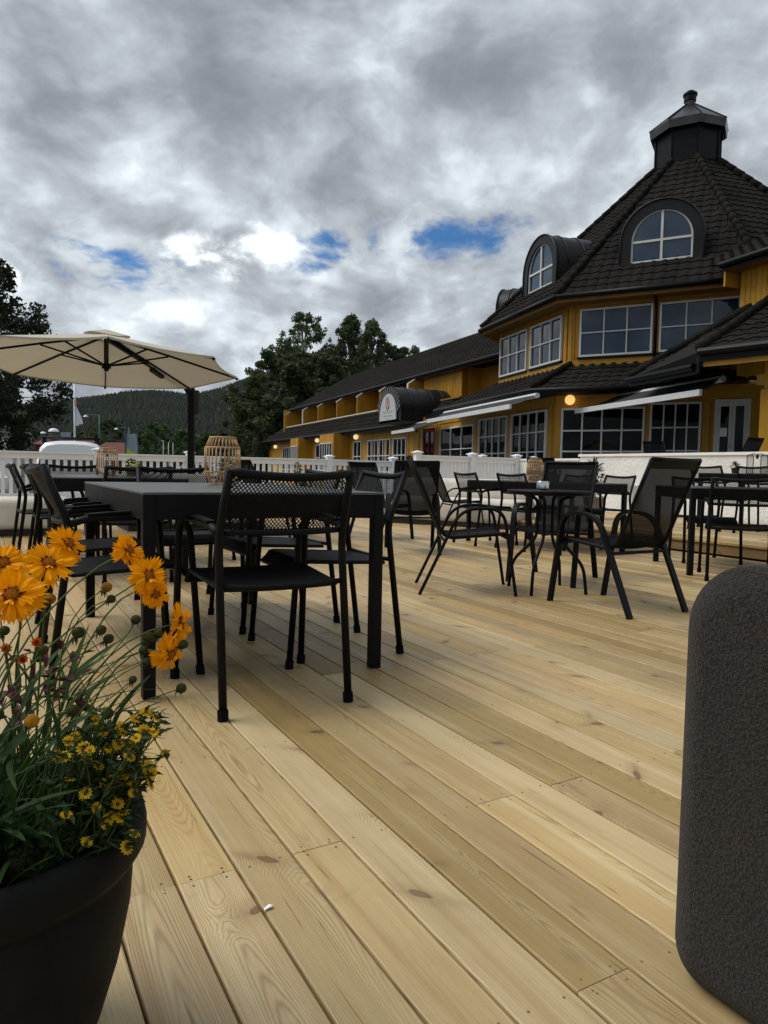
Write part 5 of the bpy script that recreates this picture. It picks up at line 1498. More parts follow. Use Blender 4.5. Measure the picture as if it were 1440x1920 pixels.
for i in range(18):
    a0, a1 = Vector(UW(*[op[i][0]], bw - .02, op[i][1])), Vector(UW(op[i + 1][0], bw - .02, op[i + 1][1]))
    b0_, b1_ = Vector(UW(ap[i][0], bw - .02, ap[i][1])), Vector(UW(ap[i + 1][0], bw - .02, ap[i + 1][1]))
    q = [a0.lerp(a1, .2), a0.lerp(a1, .8), b0_.lerp(b1_, .8), b0_.lerp(b1_, .2)]
    if i in (0, 17): continue
    fan_b = G().prism(q, -ww * .02)
    obj('fan_board', fan_b, M['fan'], bar)
sgp = [UW(u, bw - .03, z) for u, z in ap]
sign = part('sign', G().prism(sgp, -ww * .04), pbr('grey_white_sign_board', (.42, .44, .45), .6, .2, var=.06))
FSg = Face(UW(bc_, bw - .072, bz0), -uw_, -ww)
M['signink'] = pbr('sign_dark_red_ink', (0.35, 0.07, 0.05), 0.6, 0.3)
M['signgrey'] = pbr('sign_grey_ink', (0.30, 0.32, 0.36), 0.6, 0.3)
mk = G()
el = [FSg.at(.20 * math.cos(R(a)), .86 + .30 * math.sin(R(a)), .003) for a in range(0, 361, 15)]
mk.tube(el, .012, 4, False)
mk.tube([FSg.at(x, z, .003) for x, z in ((-.07, .62), (-.07, 1.06), (.06, 1.06), (.09, .98), (.04, .88), (-.07, .86))], .014, 4)
mk.tube([FSg.at(x, z, .003) for x, z in ((.02, .86), (.10, .80), (.11, .70), (.04, .64), (-.05, .66))], .014, 4)
part('emblem', mk, M['signink'], sign)
mk = G()
rl = random.Random(2)
for zz, hh, x0, x1, st in ((.42, .10, -.55, .55, .085), (.27, .06, -.50, .52, .06), (.14, .05, -.16, .12, .06)):
    x = x0
    while x < x1:                             # lettering too small to read in the photograph: short strokes only
        FSg.box(mk, x, x + .014, zz, zz + hh * rl.uniform(.7, 1), .001, .004)
        FSg.box(mk, x + .014, x + .05, zz + hh * rl.choice((.0, .42, .8)), zz + hh * rl.choice((.0, .42, .8)) + .014, .001, .004) if rl.random() < .7 else None
        x += st * rl.uniform(.8, 1.2)
part('lettering', mk, M['signgrey'], sign)

# ---------------------------------------------------------------- trees
def leaf_cloud(centers, radii, n_each, size, seed, droop=0.0, flat=1.0):
    """many small leaf quads spread through clumps; numpy, one mesh"""
    r = np.random.default_rng(seed); V = []; 
    for c, rad, n in zip(centers, radii, n_each):
        d = r.normal(size=(n, 3)); d /= np.linalg.norm(d, axis=1)[:, None] + 1e-9
        q = r.random(n) ** 0.45
        p = np.array(c) + d * q[:, None] * rad * np.array([1, 1, flat])
        p[:, 2] -= droop * rad * (r.random(n) ** 2)
        a = r.normal(size=(n, 3)); a /= np.linalg.norm(a, axis=1)[:, None]
        b = r.normal(size=(n, 3)); b -= a * (a * b).sum(1)[:, None]; b /= np.linalg.norm(b, axis=1)[:, None] + 1e-9
        s = size * r.uniform(.6, 1.35, n)[:, None]
        V.append(np.stack([p - a * s * .5, p + b * s * .32, p + a * s * .5, p - b * s * .32], 1))
    V = np.concatenate(V).reshape(-1, 3)
    return V
def mesh_quads(name, V, mat):
    me = bpy.data.meshes.new(name); n = len(V) // 4
    me.vertices.add(len(V)); me.vertices.foreach_set('co', V.astype(np.float32).ravel())
    me.loops.add(len(V)); me.loops.foreach_set('vertex_index', np.arange(len(V), dtype=np.int32))
    me.polygons.add(n); me.polygons.foreach_set('loop_start', np.arange(0, len(V), 4, dtype=np.int32))
    me.materials.append(mat); me.update(calc_edges=True); me.validate()
    return me
def tree_parts(h, crown_r, base, seed, mat, nleaf=15000, size=.28, shape='oval', nclump=60, droop=.3, airy=0.0, bark='bark', clump=(.5, 1.1)):
    r = random.Random(seed); cs = []; rs = []; limbs = G()
    tr = .018 * h
    top = Vector((r.uniform(-.3, .3), r.uniform(-.3, .3), h * .93))
    trunk = [Vector((0, 0, -.5)), Vector((r.uniform(-.1, .1), 0, h * .3)), Vector((r.uniform(-.25, .25), r.uniform(-.2, .2), h * .62)), top]
    limbs.tube(trunk, [tr * 1.3, tr, tr * .6, tr * .12], 8)
    def env(u):                                # crown radius against height fraction of crown
        if shape == 'oval': return math.sin(math.pi * (u * .86 + .10)) ** .75
        if shape == 'cone': return (1 - u) ** .62 * .95 + .05
        return (math.sin(math.pi * (u * .8 + .16))) ** .6
    for i in range(nclump):
        u = r.random() ** .85; z = base + (h - base) * u
        rad = crown_r * env(u) * (1 + r.uniform(-.28, .22))
        a = r.uniform(0, 6.283); q = r.uniform(.25, 1.0) ** .6
        c = (rad * q * math.cos(a), rad * q * math.sin(a), z)
        cs.append(c); rs.append(r.uniform(*clump) * (1.05 - .45 * u) * crown_r * .30)
        if i % 2 == 0:
            st = trunk[1].lerp(trunk[3], max(0, min(1, u * .9 - .08)))
            mid = st.lerp(Vector(c), .55) + Vector((0, 0, -.04 * h * .2))
            limbs.tube([st, mid, Vector(c)], [tr * .30 * (1.1 - u), tr * .16, tr * .04], 5, False)
    tot = sum(x * x for x in rs)
    ns = [max(8, int(nleaf * x * x / tot * (1 - airy * r.random()))) for x in rs]
    V = leaf_cloud(cs, rs, ns, size, seed, droop, .85)
    return mesh_quads('crown', V, M[mat]), mesh_of('trunk', limbs, M[bark], True)
TREES = {
    'airy': tree_parts(17, 4.2, 4.5, 1, 'crown_mid', 24000, .27, 'oval', 230, .9, .6, 'birch', (.22, .62)),
    'dense': tree_parts(15.5, 3.9, 2.0, 2, 'crown_mid', 36000, .30, 'oval', 220, .5, .4, 'bark', (.3, .75)),
    'spire': tree_parts(16.5, 3.8, 2.0, 3, 'crown_mid', 32000, .27, 'cone', 240, .6, .5, 'birch', (.28, .75)),
    'bushy': tree_parts(10.5, 4.2, .3, 4, 'crown_mid', 32000, .30, 'dome', 180, .2, .3, 'bark', (.3, .75)),
    'light': tree_parts(9.0, 4.6, .2, 5, 'crown_light', 15000, .40, 'dome', 120, .2, .2, 'bark', (.3, .8)),
}
def tree(kind_, x, y, s, rz, label, group, z=-.42):
    t = thing('tree', label, 'tree', (x, y, z), rz, group)
    t.scale = (s, s, s)
    put('crown', TREES[kind_][0], t); put('trunk', TREES[kind_][1], t)
    return t
GT = 'trees behind the hotel wing'
tree('airy', -8.7, 76, 1.03, .3, 'tall airy birch with sky showing through, tallest left of the wing roof', GT)
tree('dense', -6.0, 73, .86, 1.2, 'dense round-topped green tree just right of the airy birch', GT)
tree('dense', -10.7, 78, .93, 2.6, 'round dark tree on the left flank of the airy birch', GT)
tree('spire', -4.0, 79, 1.10, 0.4, 'pointed dark birch, taller of the two spires above the wing roof', GT)
tree('spire', -1.6, 76, 1.03, 2.0, 'pointed dark birch, right-hand of the two spires above the wing roof', GT)
tree('dense', .6, 80, .98, 4.1, 'green tree sloping down towards the hotel roof, right of the spires', GT)
tree('airy', 2.7, 82, .90, 2.2, 'loose small-leaved tree, last one before the hotel roof hides the row', GT)
tree('bushy', -12.4, 74, .95, .6, 'low bushy tree at the left end of the row, against the hill', GT)
tree('bushy', -10.4, 68, 1.15, 2.5, 'bushy tree in front of the airy birch, above the wing end', GT)
tree('bushy', -6.9, 68, 1.15, 1.5, 'broad bushy tree just above the middle of the wing roof', GT)
tree('bushy', -11.6, 62, .5, 3.0, 'small dark bush beside the far corner of the wing', GT)
tree('dense', -3.2, 86, .98, 5.2, 'dark tree standing between and behind the two spires', GT)
BIG = tree_parts(9.8, 3.4, 1.6, 21, 'crown_dark', 42000, .17, 'oval', 300, .9, .55, 'bark', (.20, .55))
t = thing('tree', 'big dark drooping tree cut by the left picture edge beyond the parasol', 'tree', (-16.6, 28.5, -.42))
put('crown', BIG[0], t); put('trunk', BIG[1], t)
GL_ = 'roadside trees below the hill'
for i, (x, y, s, k, lb) in enumerate(((-33, 118, .80, 'light', 'light green roadside tree right of the parasol mast'), (-27.5, 112, .72, 'light', 'light green bush behind the near rattan lantern'),
        (-40, 124, .95, 'light', 'light green tree left of the parasol mast, behind the three thin poles'), (-47, 122, .85, 'bushy', 'dark roadside tree between banner and parasol mast'),
        (-56, 128, .80, 'light', 'green tree behind the blue and yellow banner'), (-66, 128, .90, 'bushy', 'dark tree behind the street lamp left of the banner'),
        (-74, 120, .62, 'light', 'small green tree beyond the roof of the white van'), (-23, 120, .85, 'bushy', 'dark round tree at the foot of the hill near the wing'),
        (-62, 100, .50, 'bushy', 'low bush right of the red brick building'))):
    tree(k, x, y, s, i * 1.3, lb, GL_)

# ---------------------------------------------------------------- beyond the fence: van, houses, lamps, flag
V0 = Vector((-9.25, 21.0, -.46))
t = thing('van', 'white van seen from behind with black roof bars beyond the fence', 'van', V0, R(24))
prof = [(-.97, .35), (-.99, .95), (-.93, 1.42), (-.84, 1.78), (-.70, 1.93), (-.4, 1.985), (0, 2.0), (.4, 1.985), (.70, 1.93), (.84, 1.78), (.93, 1.42), (.99, .95), (.97, .35)]
secs = [(0.0, .0, .94), (.10, .0, 1.0), (2.8, 0, 1.0), (3.4, -.05, .97)]
g = G(); n = len(prof)
for y, dz, s in secs: g.v += [(x * s, y, .35 + (z - .35) * s + dz) for x, z in prof]
for y, k in ((3.9, .60), (4.6, .50)): g.v += [(x * .95, y, .35 + (min(z, 1.2) - .35) * (k + .35)) for x, z in prof]
g.f = [(i * n + k, i * n + k + 1, (i + 1) * n + k + 1, (i + 1) * n + k) for i in range(len(secs) + 1) for k in range(n - 1)] + [tuple(range(n)), tuple(reversed(range(5 * n, 6 * n)))]
obj('body', g, M['carwhite'], t, auto=35)
rw = obj('rear_window', G().prism([(-.74, -.012, 1.10), (.74, -.012, 1.10), (.70, -.008, 1.44), (-.70, -.008, 1.44)], (0, .01, 0)), M['carglass'], t)
for s in (-1, 1):
    obj('tail_light', G().prism([(s * .80, -.02, .80), (s * .93, -.02, .80), (s * .86, -.012, 1.45), (s * .78, -.012, 1.45)], (0, .03, 0)), M['redcloth'], t)
    for y in (.75, 3.6):
        wq = obj('wheel', G().tube([(s * .98, y, .33), (s * .72, y, .33)], .33, 20), M['rubber'], t, auto=40)
        obj('rim', G().tube([(s * .99, y, .33), (s * .90, y, .33)], .20, 14), M['alu'], wq, auto=40)
    obj('side_window', G().prism([(s * .985, .5, 1.15), (s * .985, 3.2, 1.15), (s * .915, 3.0, 1.62), (s * .915, .5, 1.62)], (s * .008, 0, 0)), M['carglass'], t)
obj('rear_bumper', G().rbox(-.96, .96, -.12, .10, .32, .58, .05, 2), M['carwhite'], t, auto=40)
for y in (.45, 1.75):
    rk = obj('roof_bar', G().tube([(-.80, y, 2.10), (.80, y, 2.10)], .024, 6), M['black'], t, smooth=True)
    for s in (-1, 1): obj('bar_foot', G().box(s * .74 - .04, s * .74 + .04, y - .05, y + .05, 1.89, 2.08), M['black'], rk)

def car(label, loc, rz, mat):
    t = thing('car', label, 'car', loc, rz)
    pr = [(-2.0, .35), (-2.05, .75), (-1.75, .92), (-1.0, 1.42), (.55, 1.45), (1.2, .98), (2.0, .85), (2.1, .35)]
    g = G().prism([(-.85, y, z) for y, z in pr], (1.7, 0, 0)); obj('body', g, mat, t)
    for s in (-1, 1): obj('side_window', G().prism([(s * .853, -1.3, .98), (s * .853, 1.0, .98), (s * .853, .5, 1.36), (s * .853, -.95, 1.36)], (s * .004, 0, 0)), M['carglass'], t)
    for s in (-1, 1):
        for y in (-1.25, 1.3): obj('wheel', G().tube([(s * .87, y, .31), (s * .62, y, .31)], .31, 16), M['rubber'], t, auto=40)
    return t
car('white car parked at the left picture edge behind the fence', (-15.6, 25.2, -.42), R(70), M['carwhite'])
M['silver'] = pbr('silver_car_paint', (.42, .43, .45), .15, .6)
car('silver car parked beyond the fence right of the parasol mast', (-8.3, 33, -.42), R(64), M['silver'])

t = thing('gabled_house', 'white gabled house end at the left picture edge', 'house', (-37.6, 70, -.42))
g = G().prism([(-3.2, 0, 0), (.62, 0, 0), (.62, 0, 2.9), (-.55, 0, 4.75), (-3.2, 0, 3.2)], (0, 6, 0)); obj('wall', g, M['white'], t)
obj('roof', G().prism([(-.55, -.25, 4.82), (.95, -.25, 2.5), (.95, -.25, 2.66), (-.55, -.25, 5.0)], (0, 6.4, 0)).prism([(-.55, -.25, 4.82), (-.55, -.25, 5.0), (-3.3, -.25, 3.4), (-3.3, -.25, 3.22)], (0, 6.4, 0)), M['greywood'], t)
wd = obj('window', G().box(-2.6, -1.5, -.03, .02, 1.2, 2.3), M['whiteframe'], t); obj('pane', G().box(-2.5, -1.6, -.036, -.031, 1.3, 2.2), M['glassdark'], wd)
t = thing('barn', 'low red brick building with grey plank lean-to beyond the fence', 'building', (-36.4, 74, -.42))
obj('wall', G().box(0, 5.6, 0, 5, 0, 3.25), M['brick'], t)
obj('roof', G().prism([(-.1, -.3, 3.2), (5.8, -.3, 3.2), (5.8, 2.6, 4.0), (-.1, 2.6, 4.0)], (0, 0, .12)), M['brick'], t)
for i in range(17): obj('plank', G().box(.02 + i * .265, .02 + i * .265 + .20, -.10 - .02 * (i % 2), -.005, 0, 2.55), M['greywood'], t)
for x, z, r in ((-36.0, 4.05, .28), (-34.9, 4.25, .52)):
    d = thing('roof_dome', 'small white dome on the brick building, left of the bigger dome' if r < .4 else 'larger white dome on the brick building by the gabled house', 'dome', (x, 75, z - .5), group='white roof domes')
    obj('dome', G().lathe([(r, .5), (r * .9, .5 + r * .35), (r * .6, .5 + r * .6), (r * .25, .5 + r * .7), (.0001, .5 + r * .72)], 18), M['white'], d, smooth=True)
    obj('collar', G().lathe([(r * .8, -.75), (r * .8, .5)], 14), M['greywood'], d)
t = thing('house', 'small house with red roof behind the second rattan lantern', 'house', (-33.5, 86, -.42))
obj('wall', G().box(-3, 3, 0, 5, 0, 2.3), M['brick'], t)
obj('roof', G().prism([(-3.3, -.4, 2.2), (3.3, -.4, 2.2), (1.2, 2.5, 4.0), (-1.2, 2.5, 4.0)], (0, .05, .12)), M['brick'], t)

def pole(name, label, cat, x, y, h, r, mat):
    t = thing(name, label, cat, (x, y, -.42))
    obj('pole', G().tube([(0, 0, 0), (0, 0, h)], [r, r * .8], 10), M[mat], t, smooth=True)
    return t
t = pole('flagpole', 'white flagpole with a limp white flag beyond the van', 'flagpole', -26.15, 60, 8.15, .085, 'white')
obj('finial', G().ball((0, 0, 8.2), .13, 10, 8), M['greywood'], t, smooth=True)
g = G(); nx, nz = 12, 14
for j in range(nz + 1):
    u = j / nz
    for i in range(nx + 1):
        v = i / nx
        wdt = .58 * (.5 + .9 * u) if u > .12 else .42
        x = .08 + .62 * wdt * v * (1 - .35 * math.sin(u * 5)) - (.25 * (1 - u) * (v - .3) if u < .15 else 0)
        y = .16 * math.sin(v * 11 + u * 3) * (.6 + .4 * u)
        g.v.append((x - .12, y, 7.75 - 3.3 * u - .9 * v * (1 - u) ** 2 + .25 * v * u))
g.f = [(j * (nx + 1) + i, j * (nx + 1) + i + 1, (j + 1) * (nx + 1) + i + 1, (j + 1) * (nx + 1) + i) for j in range(nz) for i in range(nx)]
fl = obj('flag', g, translucent('white_flag_cloth', (.78, .78, .80), .3, .8, var=.04), t, smooth=True)
mk = G().tube([(.20 + .13 * math.cos(R(a)), -.19, 6.45 + .26 * math.sin(R(a))) for a in range(0, 361, 20)], .03, 4, False)
obj('emblem', mk, M['signink'], fl)
for label, x, y, h, arm in (('blue-green street lamp between flagpole and banner', -36.1, 90, 7.6, -1.7), ('blue-green street lamp behind the blue and yellow banner', -39.6, 110, 7.1, -1.9)):
    t = pole('street_lamp', label, 'street lamp', x, y, h, .09, 'polegreen'); t['group'] = 'blue-green street lamps'
    obj('arm', G().tube([(0, 0, h - .05), (arm, 0, h - .02)], .05, 8), M['polegreen'], t)
    obj('lamp_shade', G().lathe([(.0001, .28), (.12, .24), (.30, .06), (.34, 0), (.0001, -.04)], 14, (arm, 0, h - .3)), M['alu'], t, auto=40)
M['bannerblue'] = pbr('banner_blue', (.17, .22, .28), .6, .3, col2=(.28, .33, .38), vscale=1.5)
M['banneryellow'] = pbr('banner_yellow_green', (.45, .46, .05), .6, .3)
t = thing('banner_sign', 'tall blue banner sign with yellow foot beside its dark post', 'sign', (-24.9, 70, -.42), 0)
obj('post', G().tube([(-.62, 0, 0), (-.62, 0, 5.0)], .09, 8), M['polegreen'], t)
obj('banner', G().prism([(-.48, -.02, 2.965), (.58, -.02, 2.355), (.52, -.02, 4.38), (-.48, -.02, 4.38)], (0, .04, 0)), M['bannerblue'], t)
obj('banner_foot', G().prism([(-.48, -.02, 1.2), (.62, -.02, 1.2), (.58, -.02, 2.35), (-.48, -.02, 2.96)], (0, .04, 0)), M['banneryellow'], t)
t = thing('road_sign', 'pale blue square sign above the white van', 'sign', (-31.6, 70.5, -.42))
obj('post', G().tube([(0, .06, 0), (0, .06, 4.4)], .06, 8), M['polegreen'], t)
obj('panel', G().box(-.52, .52, -.02, .0, 3.0, 4.45), M['bannerblue'], t)
for i, (px, h) in enumerate(((-29.6, 4.6), (-28.9, 4.45), (-28.3, 4.4))):
    t = pole('thin_pole', ('thin pale pole with a small head, left of three beside the parasol mast', 'thin pale pole, middle of three beside the parasol mast', 'thin pale pole, right of three beside the parasol mast')[i], 'pole', px, 95, h, .05, 'whiteframe')
    t['group'] = 'thin pale poles'
    if i == 0: obj('head', G().box(-.25, .1, -.06, .06, h, h + .12), M['whiteframe'], t)

# ---------------------------------------------------------------- foreground flower pot
PX, PY, PH_ = -.545, .938, .36
t = thing('flower_tub', 'black plastic flower tub with paint-flecked rim in the left foreground', 'plant pot', (PX, PY, 0))
n = 48
body = G().lathe([(.0001, 0), (.125, 0), (.135, .006), (.158, .06), (.182, .14), (.197, .22), (.200, .262), (.194, .285), (.190, .296)], n)
obj('body', body, M['plastic'], t, auto=50)
rim = G().lathe([(.190, .290), (.2085, .294), (.2185, .310), (.2195, .330), (.2155, .349), (.206, .358), (.196, .357), (.189, .349), (.186, .33), (.183, .26)], n)
obj('rim', rim, M['plastic'], t, smooth=True)
obj('potting_soil', G().lathe([(.0001, .292), (.10, .290), (.187, .280)], 32), M['soil'], t, smooth=True)
fk = G(); rr = random.Random(31)
def fleck(d, r0, z, s):
    tv = Vector((-d.y, d.x, 0)) * rr.uniform(.5, 1) + Vector((0, 0, rr.uniform(.2, .9))); tv.normalize()
    bv = tv.cross(d).normalized(); p = d * (r0 - .0004) + Vector((0, 0, z)); q = []
    for i in range(7):
        a = i * .9; k = rr.uniform(.55, 1.0)
        q.append(p + tv * (s * .8 * k * math.cos(a)) + bv * (s * .38 * k * math.sin(a)))
    fk.prism(q, d * .0007)
for a, z, s in ((-60, .352, .0040), (-57, .346, .0035), (-61, .340, .003), (-55, .343, .002)):
    d = Vector((math.cos(R(a)), math.sin(R(a)), 0)); r0 = float(np.interp(z, [.310, .330, .349, .358], [.2187, .2197, .2157, .206])) + .0006
    fleck(d, r0, z, s)
for a, z, s in ((-62, .15, .0025), (-58, .155, .002), (-50, .14, .002), (-66, .10, .003), (-63, .09, .002), (-45, .16, .0015), (-70, .06, .0022)):
    d = Vector((math.cos(R(a)), math.sin(R(a)), 0)); r0 = float(np.interp(z, [0.006, .06, .14, .22], [.135, .158, .182, .197])) + .0003
    fleck(d, r0, z, s)
kind(obj('paint_flecks', fk, M['white'], t), 'stuff')

# coreopsis: grassy clump of long leaves, wiry stems, golden heads with toothed petals
cp = thing('coreopsis', 'tall golden-orange coreopsis with toothed petals leaning over the black tub', 'flower plant', (PX, PY, .29))
O = Vector((PX, PY, .29))
rr = random.Random(12)
def petal_mesh(L, w, curl, seed):
    r = random.Random(seed); g = G(); nu, nv = 7, 6
    for i in range(nu + 1):
        u = i / nu
        hw = w * (.16 + .84 * math.sin(min(1, u * 1.05 + .02) * math.pi * .52) ** 1.2) / 2
        for j in range(nv + 1):
            v = -1 + 2 * j / nv
            ext = 0
            if i == nu: ext = (.16 * L if j % 2 == 0 else -.10 * L) * r.uniform(.6, 1.25)
            z = curl * L * u * u + .10 * w * math.cos(v * 5) * u - .12 * w * abs(v)
            g.v.append((v * hw * (1 + .03 * r.uniform(-1, 1)), L * u + ext, z))
    g.f = [(i * (nv + 1) + j, i * (nv + 1) + j + 1, (i + 1) * (nv + 1) + j + 1, (i + 1) * (nv + 1) + j) for i in range(nu) for j in range(nv)]
    return g
PET = [mesh_of('petal', petal_mesh(.025, .0155, c, s), M['petal'], True) for c, s in ((-.10, 1), (.12, 2), (-.28, 3), (.02, 4))]
def petal_base_geom():
    return leaf_shape(.0085, .0062, -.05, 2)
def flower_head(P, nrm, dia, parent, seed, npet=9):
    r = random.Random(seed); nrm = Vector(nrm).normalized(); s = dia / .058
    Mx = Matrix.Translation(P - O) @ orient(nrm) @ Matrix.Rotation(R(90), 4, 'X') @ Matrix.Scale(s, 4)
    # after this local z points along nrm
    Mx = Matrix.Translation(P - O) @ nrm.to_track_quat('Z', 'Y').to_matrix().to_4x4() @ Matrix.Scale(s, 4)
    hd = put('flower_head', mesh_of('flower_head', G().lathe([(.0001, -.011), (.0035, -.010), (.006, -.004), (.0065, .000), (.0001, .000)], 10), M['bud'], True), parent, M=Mx)
    bg = G()
    for lay, (cnt, tilt, scl) in enumerate(((npet, -12, 1.05), (npet - 1, 10, .92), (npet - 4, 34, .62))):
        for k in range(cnt):
            a = 2 * math.pi * (k + .5 * lay) / cnt + r.uniform(-.13, .13)
            m = Matrix.Rotation(a, 4, 'Z') @ Matrix.Translation((0, .004, .001 + .0012 * lay)) @ Matrix.Rotation(R(tilt + r.uniform(-24, 20)), 4, 'X') @ Matrix.Rotation(r.uniform(-.25, .25), 4, 'Y') @ Matrix.Scale(scl * r.uniform(.85, 1.1), 4)
            put('petal', r.choice(PET), hd, M=m)
            bg.merge(petal_base_geom(), m @ Matrix.Translation((0, 0, .0008)))
    obj('petal_base', bg, M['petalred'], hd)
    dg = G().lathe([(.0075, .001), (.007, .004), (.0045, .0065), (.0001, .0075)], 12)
    for k in range(26):
        q = .0068 * (k / 26) ** .5; a = k * 2.4
        dg.ball((q * math.cos(a), q * math.sin(a), .0075 - 45 * q * q), .0011, 5, 4)
    obj('disc', dg, M['disc'], hd)
    return hd
def stem_curve(a, b, tang, n=9):
    a, b, tang = Vector(a), Vector(b), Vector(tang).normalized()
    L = (b - a).length
    c1 = a + Vector((0, 0, 1)) * L * .45 + (b - a) * .08; c2 = b - tang * L * .28
    return [(1 - q) ** 3 * a + 3 * q * (1 - q) ** 2 * c1 + 3 * q * q * (1 - q) * c2 + q ** 3 * b for q in [i / n for i in range(n + 1)]]
def stem(a, b, tang, parent, r0=.0017, r1=.0011, org=O):
    pts = stem_curve(a, b, tang)
    return obj('stem', G().tube([p - org for p in pts], [r0 + (r1 - r0) * i / 9 for i in range(10)], 6), M['stem'], parent, smooth=True)
def base_pt(q=.09): a = rr.uniform(0, 6.283); d = q * rr.random() ** .5; return Vector((PX + .01 + d * math.cos(a), PY + .02 + d * math.sin(a), .29))
HEADS = [((-.484, .90, .712), (.3, -.7, .65), .052, 1), ((-.420, .80, .690), (.15, -.75, .60), .060, 2), ((-.417, .88, .716), (.35, -.65, .65), .054, 3),
         ((-.424, .95, .733), (.75, -.35, .45), .050, 4), ((-.361, 1.00, .720), (.85, -.30, .40), .046, 5), ((-.326, .98, .688), (.60, -.65, .35), .050, 6),
         ((-.318, .985, .662), (.65, -.6, -.1), .042, 7), ((-.287, 1.0, .618), (.90, .05, .18), .050, 8), ((-.296, .98, .578), (.80, -.35, -.15), .052, 9)]
for P, nr, dia, sd in HEADS:
    P = Vector(P); flower_head(P, nr, dia, cp, sd, 8 + sd % 3)
    stem(base_pt(), P - Vector(nr).normalized() * .011, nr, cp)
BUDS = [((-.372, .95, .676), .0075, 1), ((-.366, .95, .660), .0062, 0), ((-.425, .90, .668), .0075, 1), ((-.402, .93, .618), .0085, 0), ((-.415, .86, .612), .0065, 0), ((-.372, .93, .622), .0072, 0), ((-.366, .94, .608), .0072, 0),
        ((-.340, .97, .628), .0072, 0), ((-.322, .97, .604), .0078, 0), ((-.312, .98, .606), .0068, 0), ((-.326, .96, .588), .0066, 0), ((-.320, .955, .574), .0058, 0), ((-.277, .98, .592), .0070, 0), ((-.274, .96, .536), .0075, 0),
        ((-.452, .84, .640), .0065, 0), ((-.388, .88, .530), .0082, 0), ((-.352, .90, .520), .0078, 0), ((-.400, .80, .545), .0085, 1), ((-.440, .80, .552), .0078, 0), ((-.330, .93, .556), .0055, 0)]
for P, r_, o_ in BUDS:
    P = Vector(P); tg = Vector((rr.uniform(.3, 1), rr.uniform(-.6, .2), rr.uniform(-.1, .8)))
    b = obj('bud', G().ball(tuple(P - O), r_, 10, 8, (1, 1, .92)), M['budo' if o_ else 'bud'], cp, smooth=True)
    sp = G()
    for k in range(6):
        a = k * math.pi / 3 + rr.random()
        d = (Vector((math.cos(a), math.sin(a), -.5)) - tg.normalized() * .6)
        sp.merge(leaf_shape(r_ * 1.5, r_ * .5, .3, 2), Matrix.Translation(P - O - tg.normalized() * r_ * .7) @ orient(d))
    obj('sepals', sp, M['leafsmall'], b)
    stem(base_pt(), P - tg.normalized() * r_ * .8, tg, cp, .0014, .0008)
LEAVES = []; LDIM = {}
for k in range(6):
    L, w_, bd = ((.20, .017, .30), (.24, .020, .55), (.17, .015, .15), (.26, .016, .42), (.15, .018, .7), (.22, .013, .2))[k]
    LEAVES.append(mesh_of('leaf', leaf_shape(L, w_, bd, 9), M['leaf'], True)); LDIM[LEAVES[-1].name] = (L, bd)
def clear(P, d, s, me):
    """False if the leaf would cut the tub wall or hang in front of it"""
    L, bd = LDIM[me.name]; d = d.normalized()
    for u in (.4, .7, 1.0):
        p = P + d * (L * s * u) - Vector((0, 0, bd * L * s * u * u * .8))
        if (p.xy - Vector((PX, PY))).length > .178 and p.z < .372: return False
    return p.y > .70
for k in range(420):
    a = rr.uniform(0, 6.283); q = .165 * rr.random() ** .5
    P = Vector((PX + q * math.cos(a), PY + q * math.sin(a), .285))
    el = R(rr.uniform(22, 82)) if k < 370 else R(rr.uniform(5, 28))
    az = a + rr.uniform(-.9, .9)
    d = Vector((math.cos(az) * math.cos(el), math.sin(az) * math.cos(el), math.sin(el))) + Vector((.12, .0, 0))
    s = rr.uniform(.55, 1.05) * (1 if math.cos(az) < .25 else .50) * (1 if math.sin(az) > -.5 or el > R(50) else .6)
    me = rr.choice(LEAVES)
    if clear(P, d, s, me): put('leaf', me, cp, M=Matrix.Translation(P - O) @ orient(d, roll=rr.uniform(-.8, .8)) @ Matrix.Scale(s, 4))
# leaves that sit higher up on the stems
for k in range(300):
    a = rr.uniform(0, 6.283); q = .17 * rr.random() ** .5
    P = Vector((PX + .01 + q * math.cos(a), PY + .02 + q * math.sin(a), rr.uniform(.31, .50) - .10 * q))
    el = R(rr.uniform(5, 80)); az = a + rr.uniform(-1.2, 1.2)
    d = Vector((math.cos(az) * math.cos(el), math.sin(az) * math.cos(el), math.sin(el)))
    s = rr.uniform(.38, .70) * (1 if P.x < PX + .09 else .7)
    me = rr.choice(LEAVES)
    if clear(P, d, s, me): put('leaf', me, cp, M=Matrix.Translation(P - O) @ orient(d, roll=rr.uniform(-1, 1)) @ Matrix.Scale(s, 4))
# a few broad blades that arch over the rim towards us
for az, el, s, q in ((-75, 62, .9, .02), (-60, 58, .95, .02), (-48, 64, .95, .03), (-95, 60, .95, .03), (-35, 66, .95, .03), (-68, 70, 1.1, .0), (-110, 58, .95, .03), (-85, 72, 1.05, .05), (-52, 72, .9, .06), (-72, 50, .7, .03), (-100, 48, .75, .03)):
    d = Vector((math.cos(R(az)) * math.cos(R(el)), math.sin(R(az)) * math.cos(R(el)), math.sin(R(el))))
    P = Vector((PX + q * math.cos(R(az)), PY + q * math.sin(R(az)), .29))
    me = LEAVES[1] if q < .065 else LEAVES[3]
    put('leaf', me, cp, M=Matrix.Translation(P - O) @ orient(d, roll=rr.uniform(-.3, .3)) @ Matrix.Scale(s, 4))

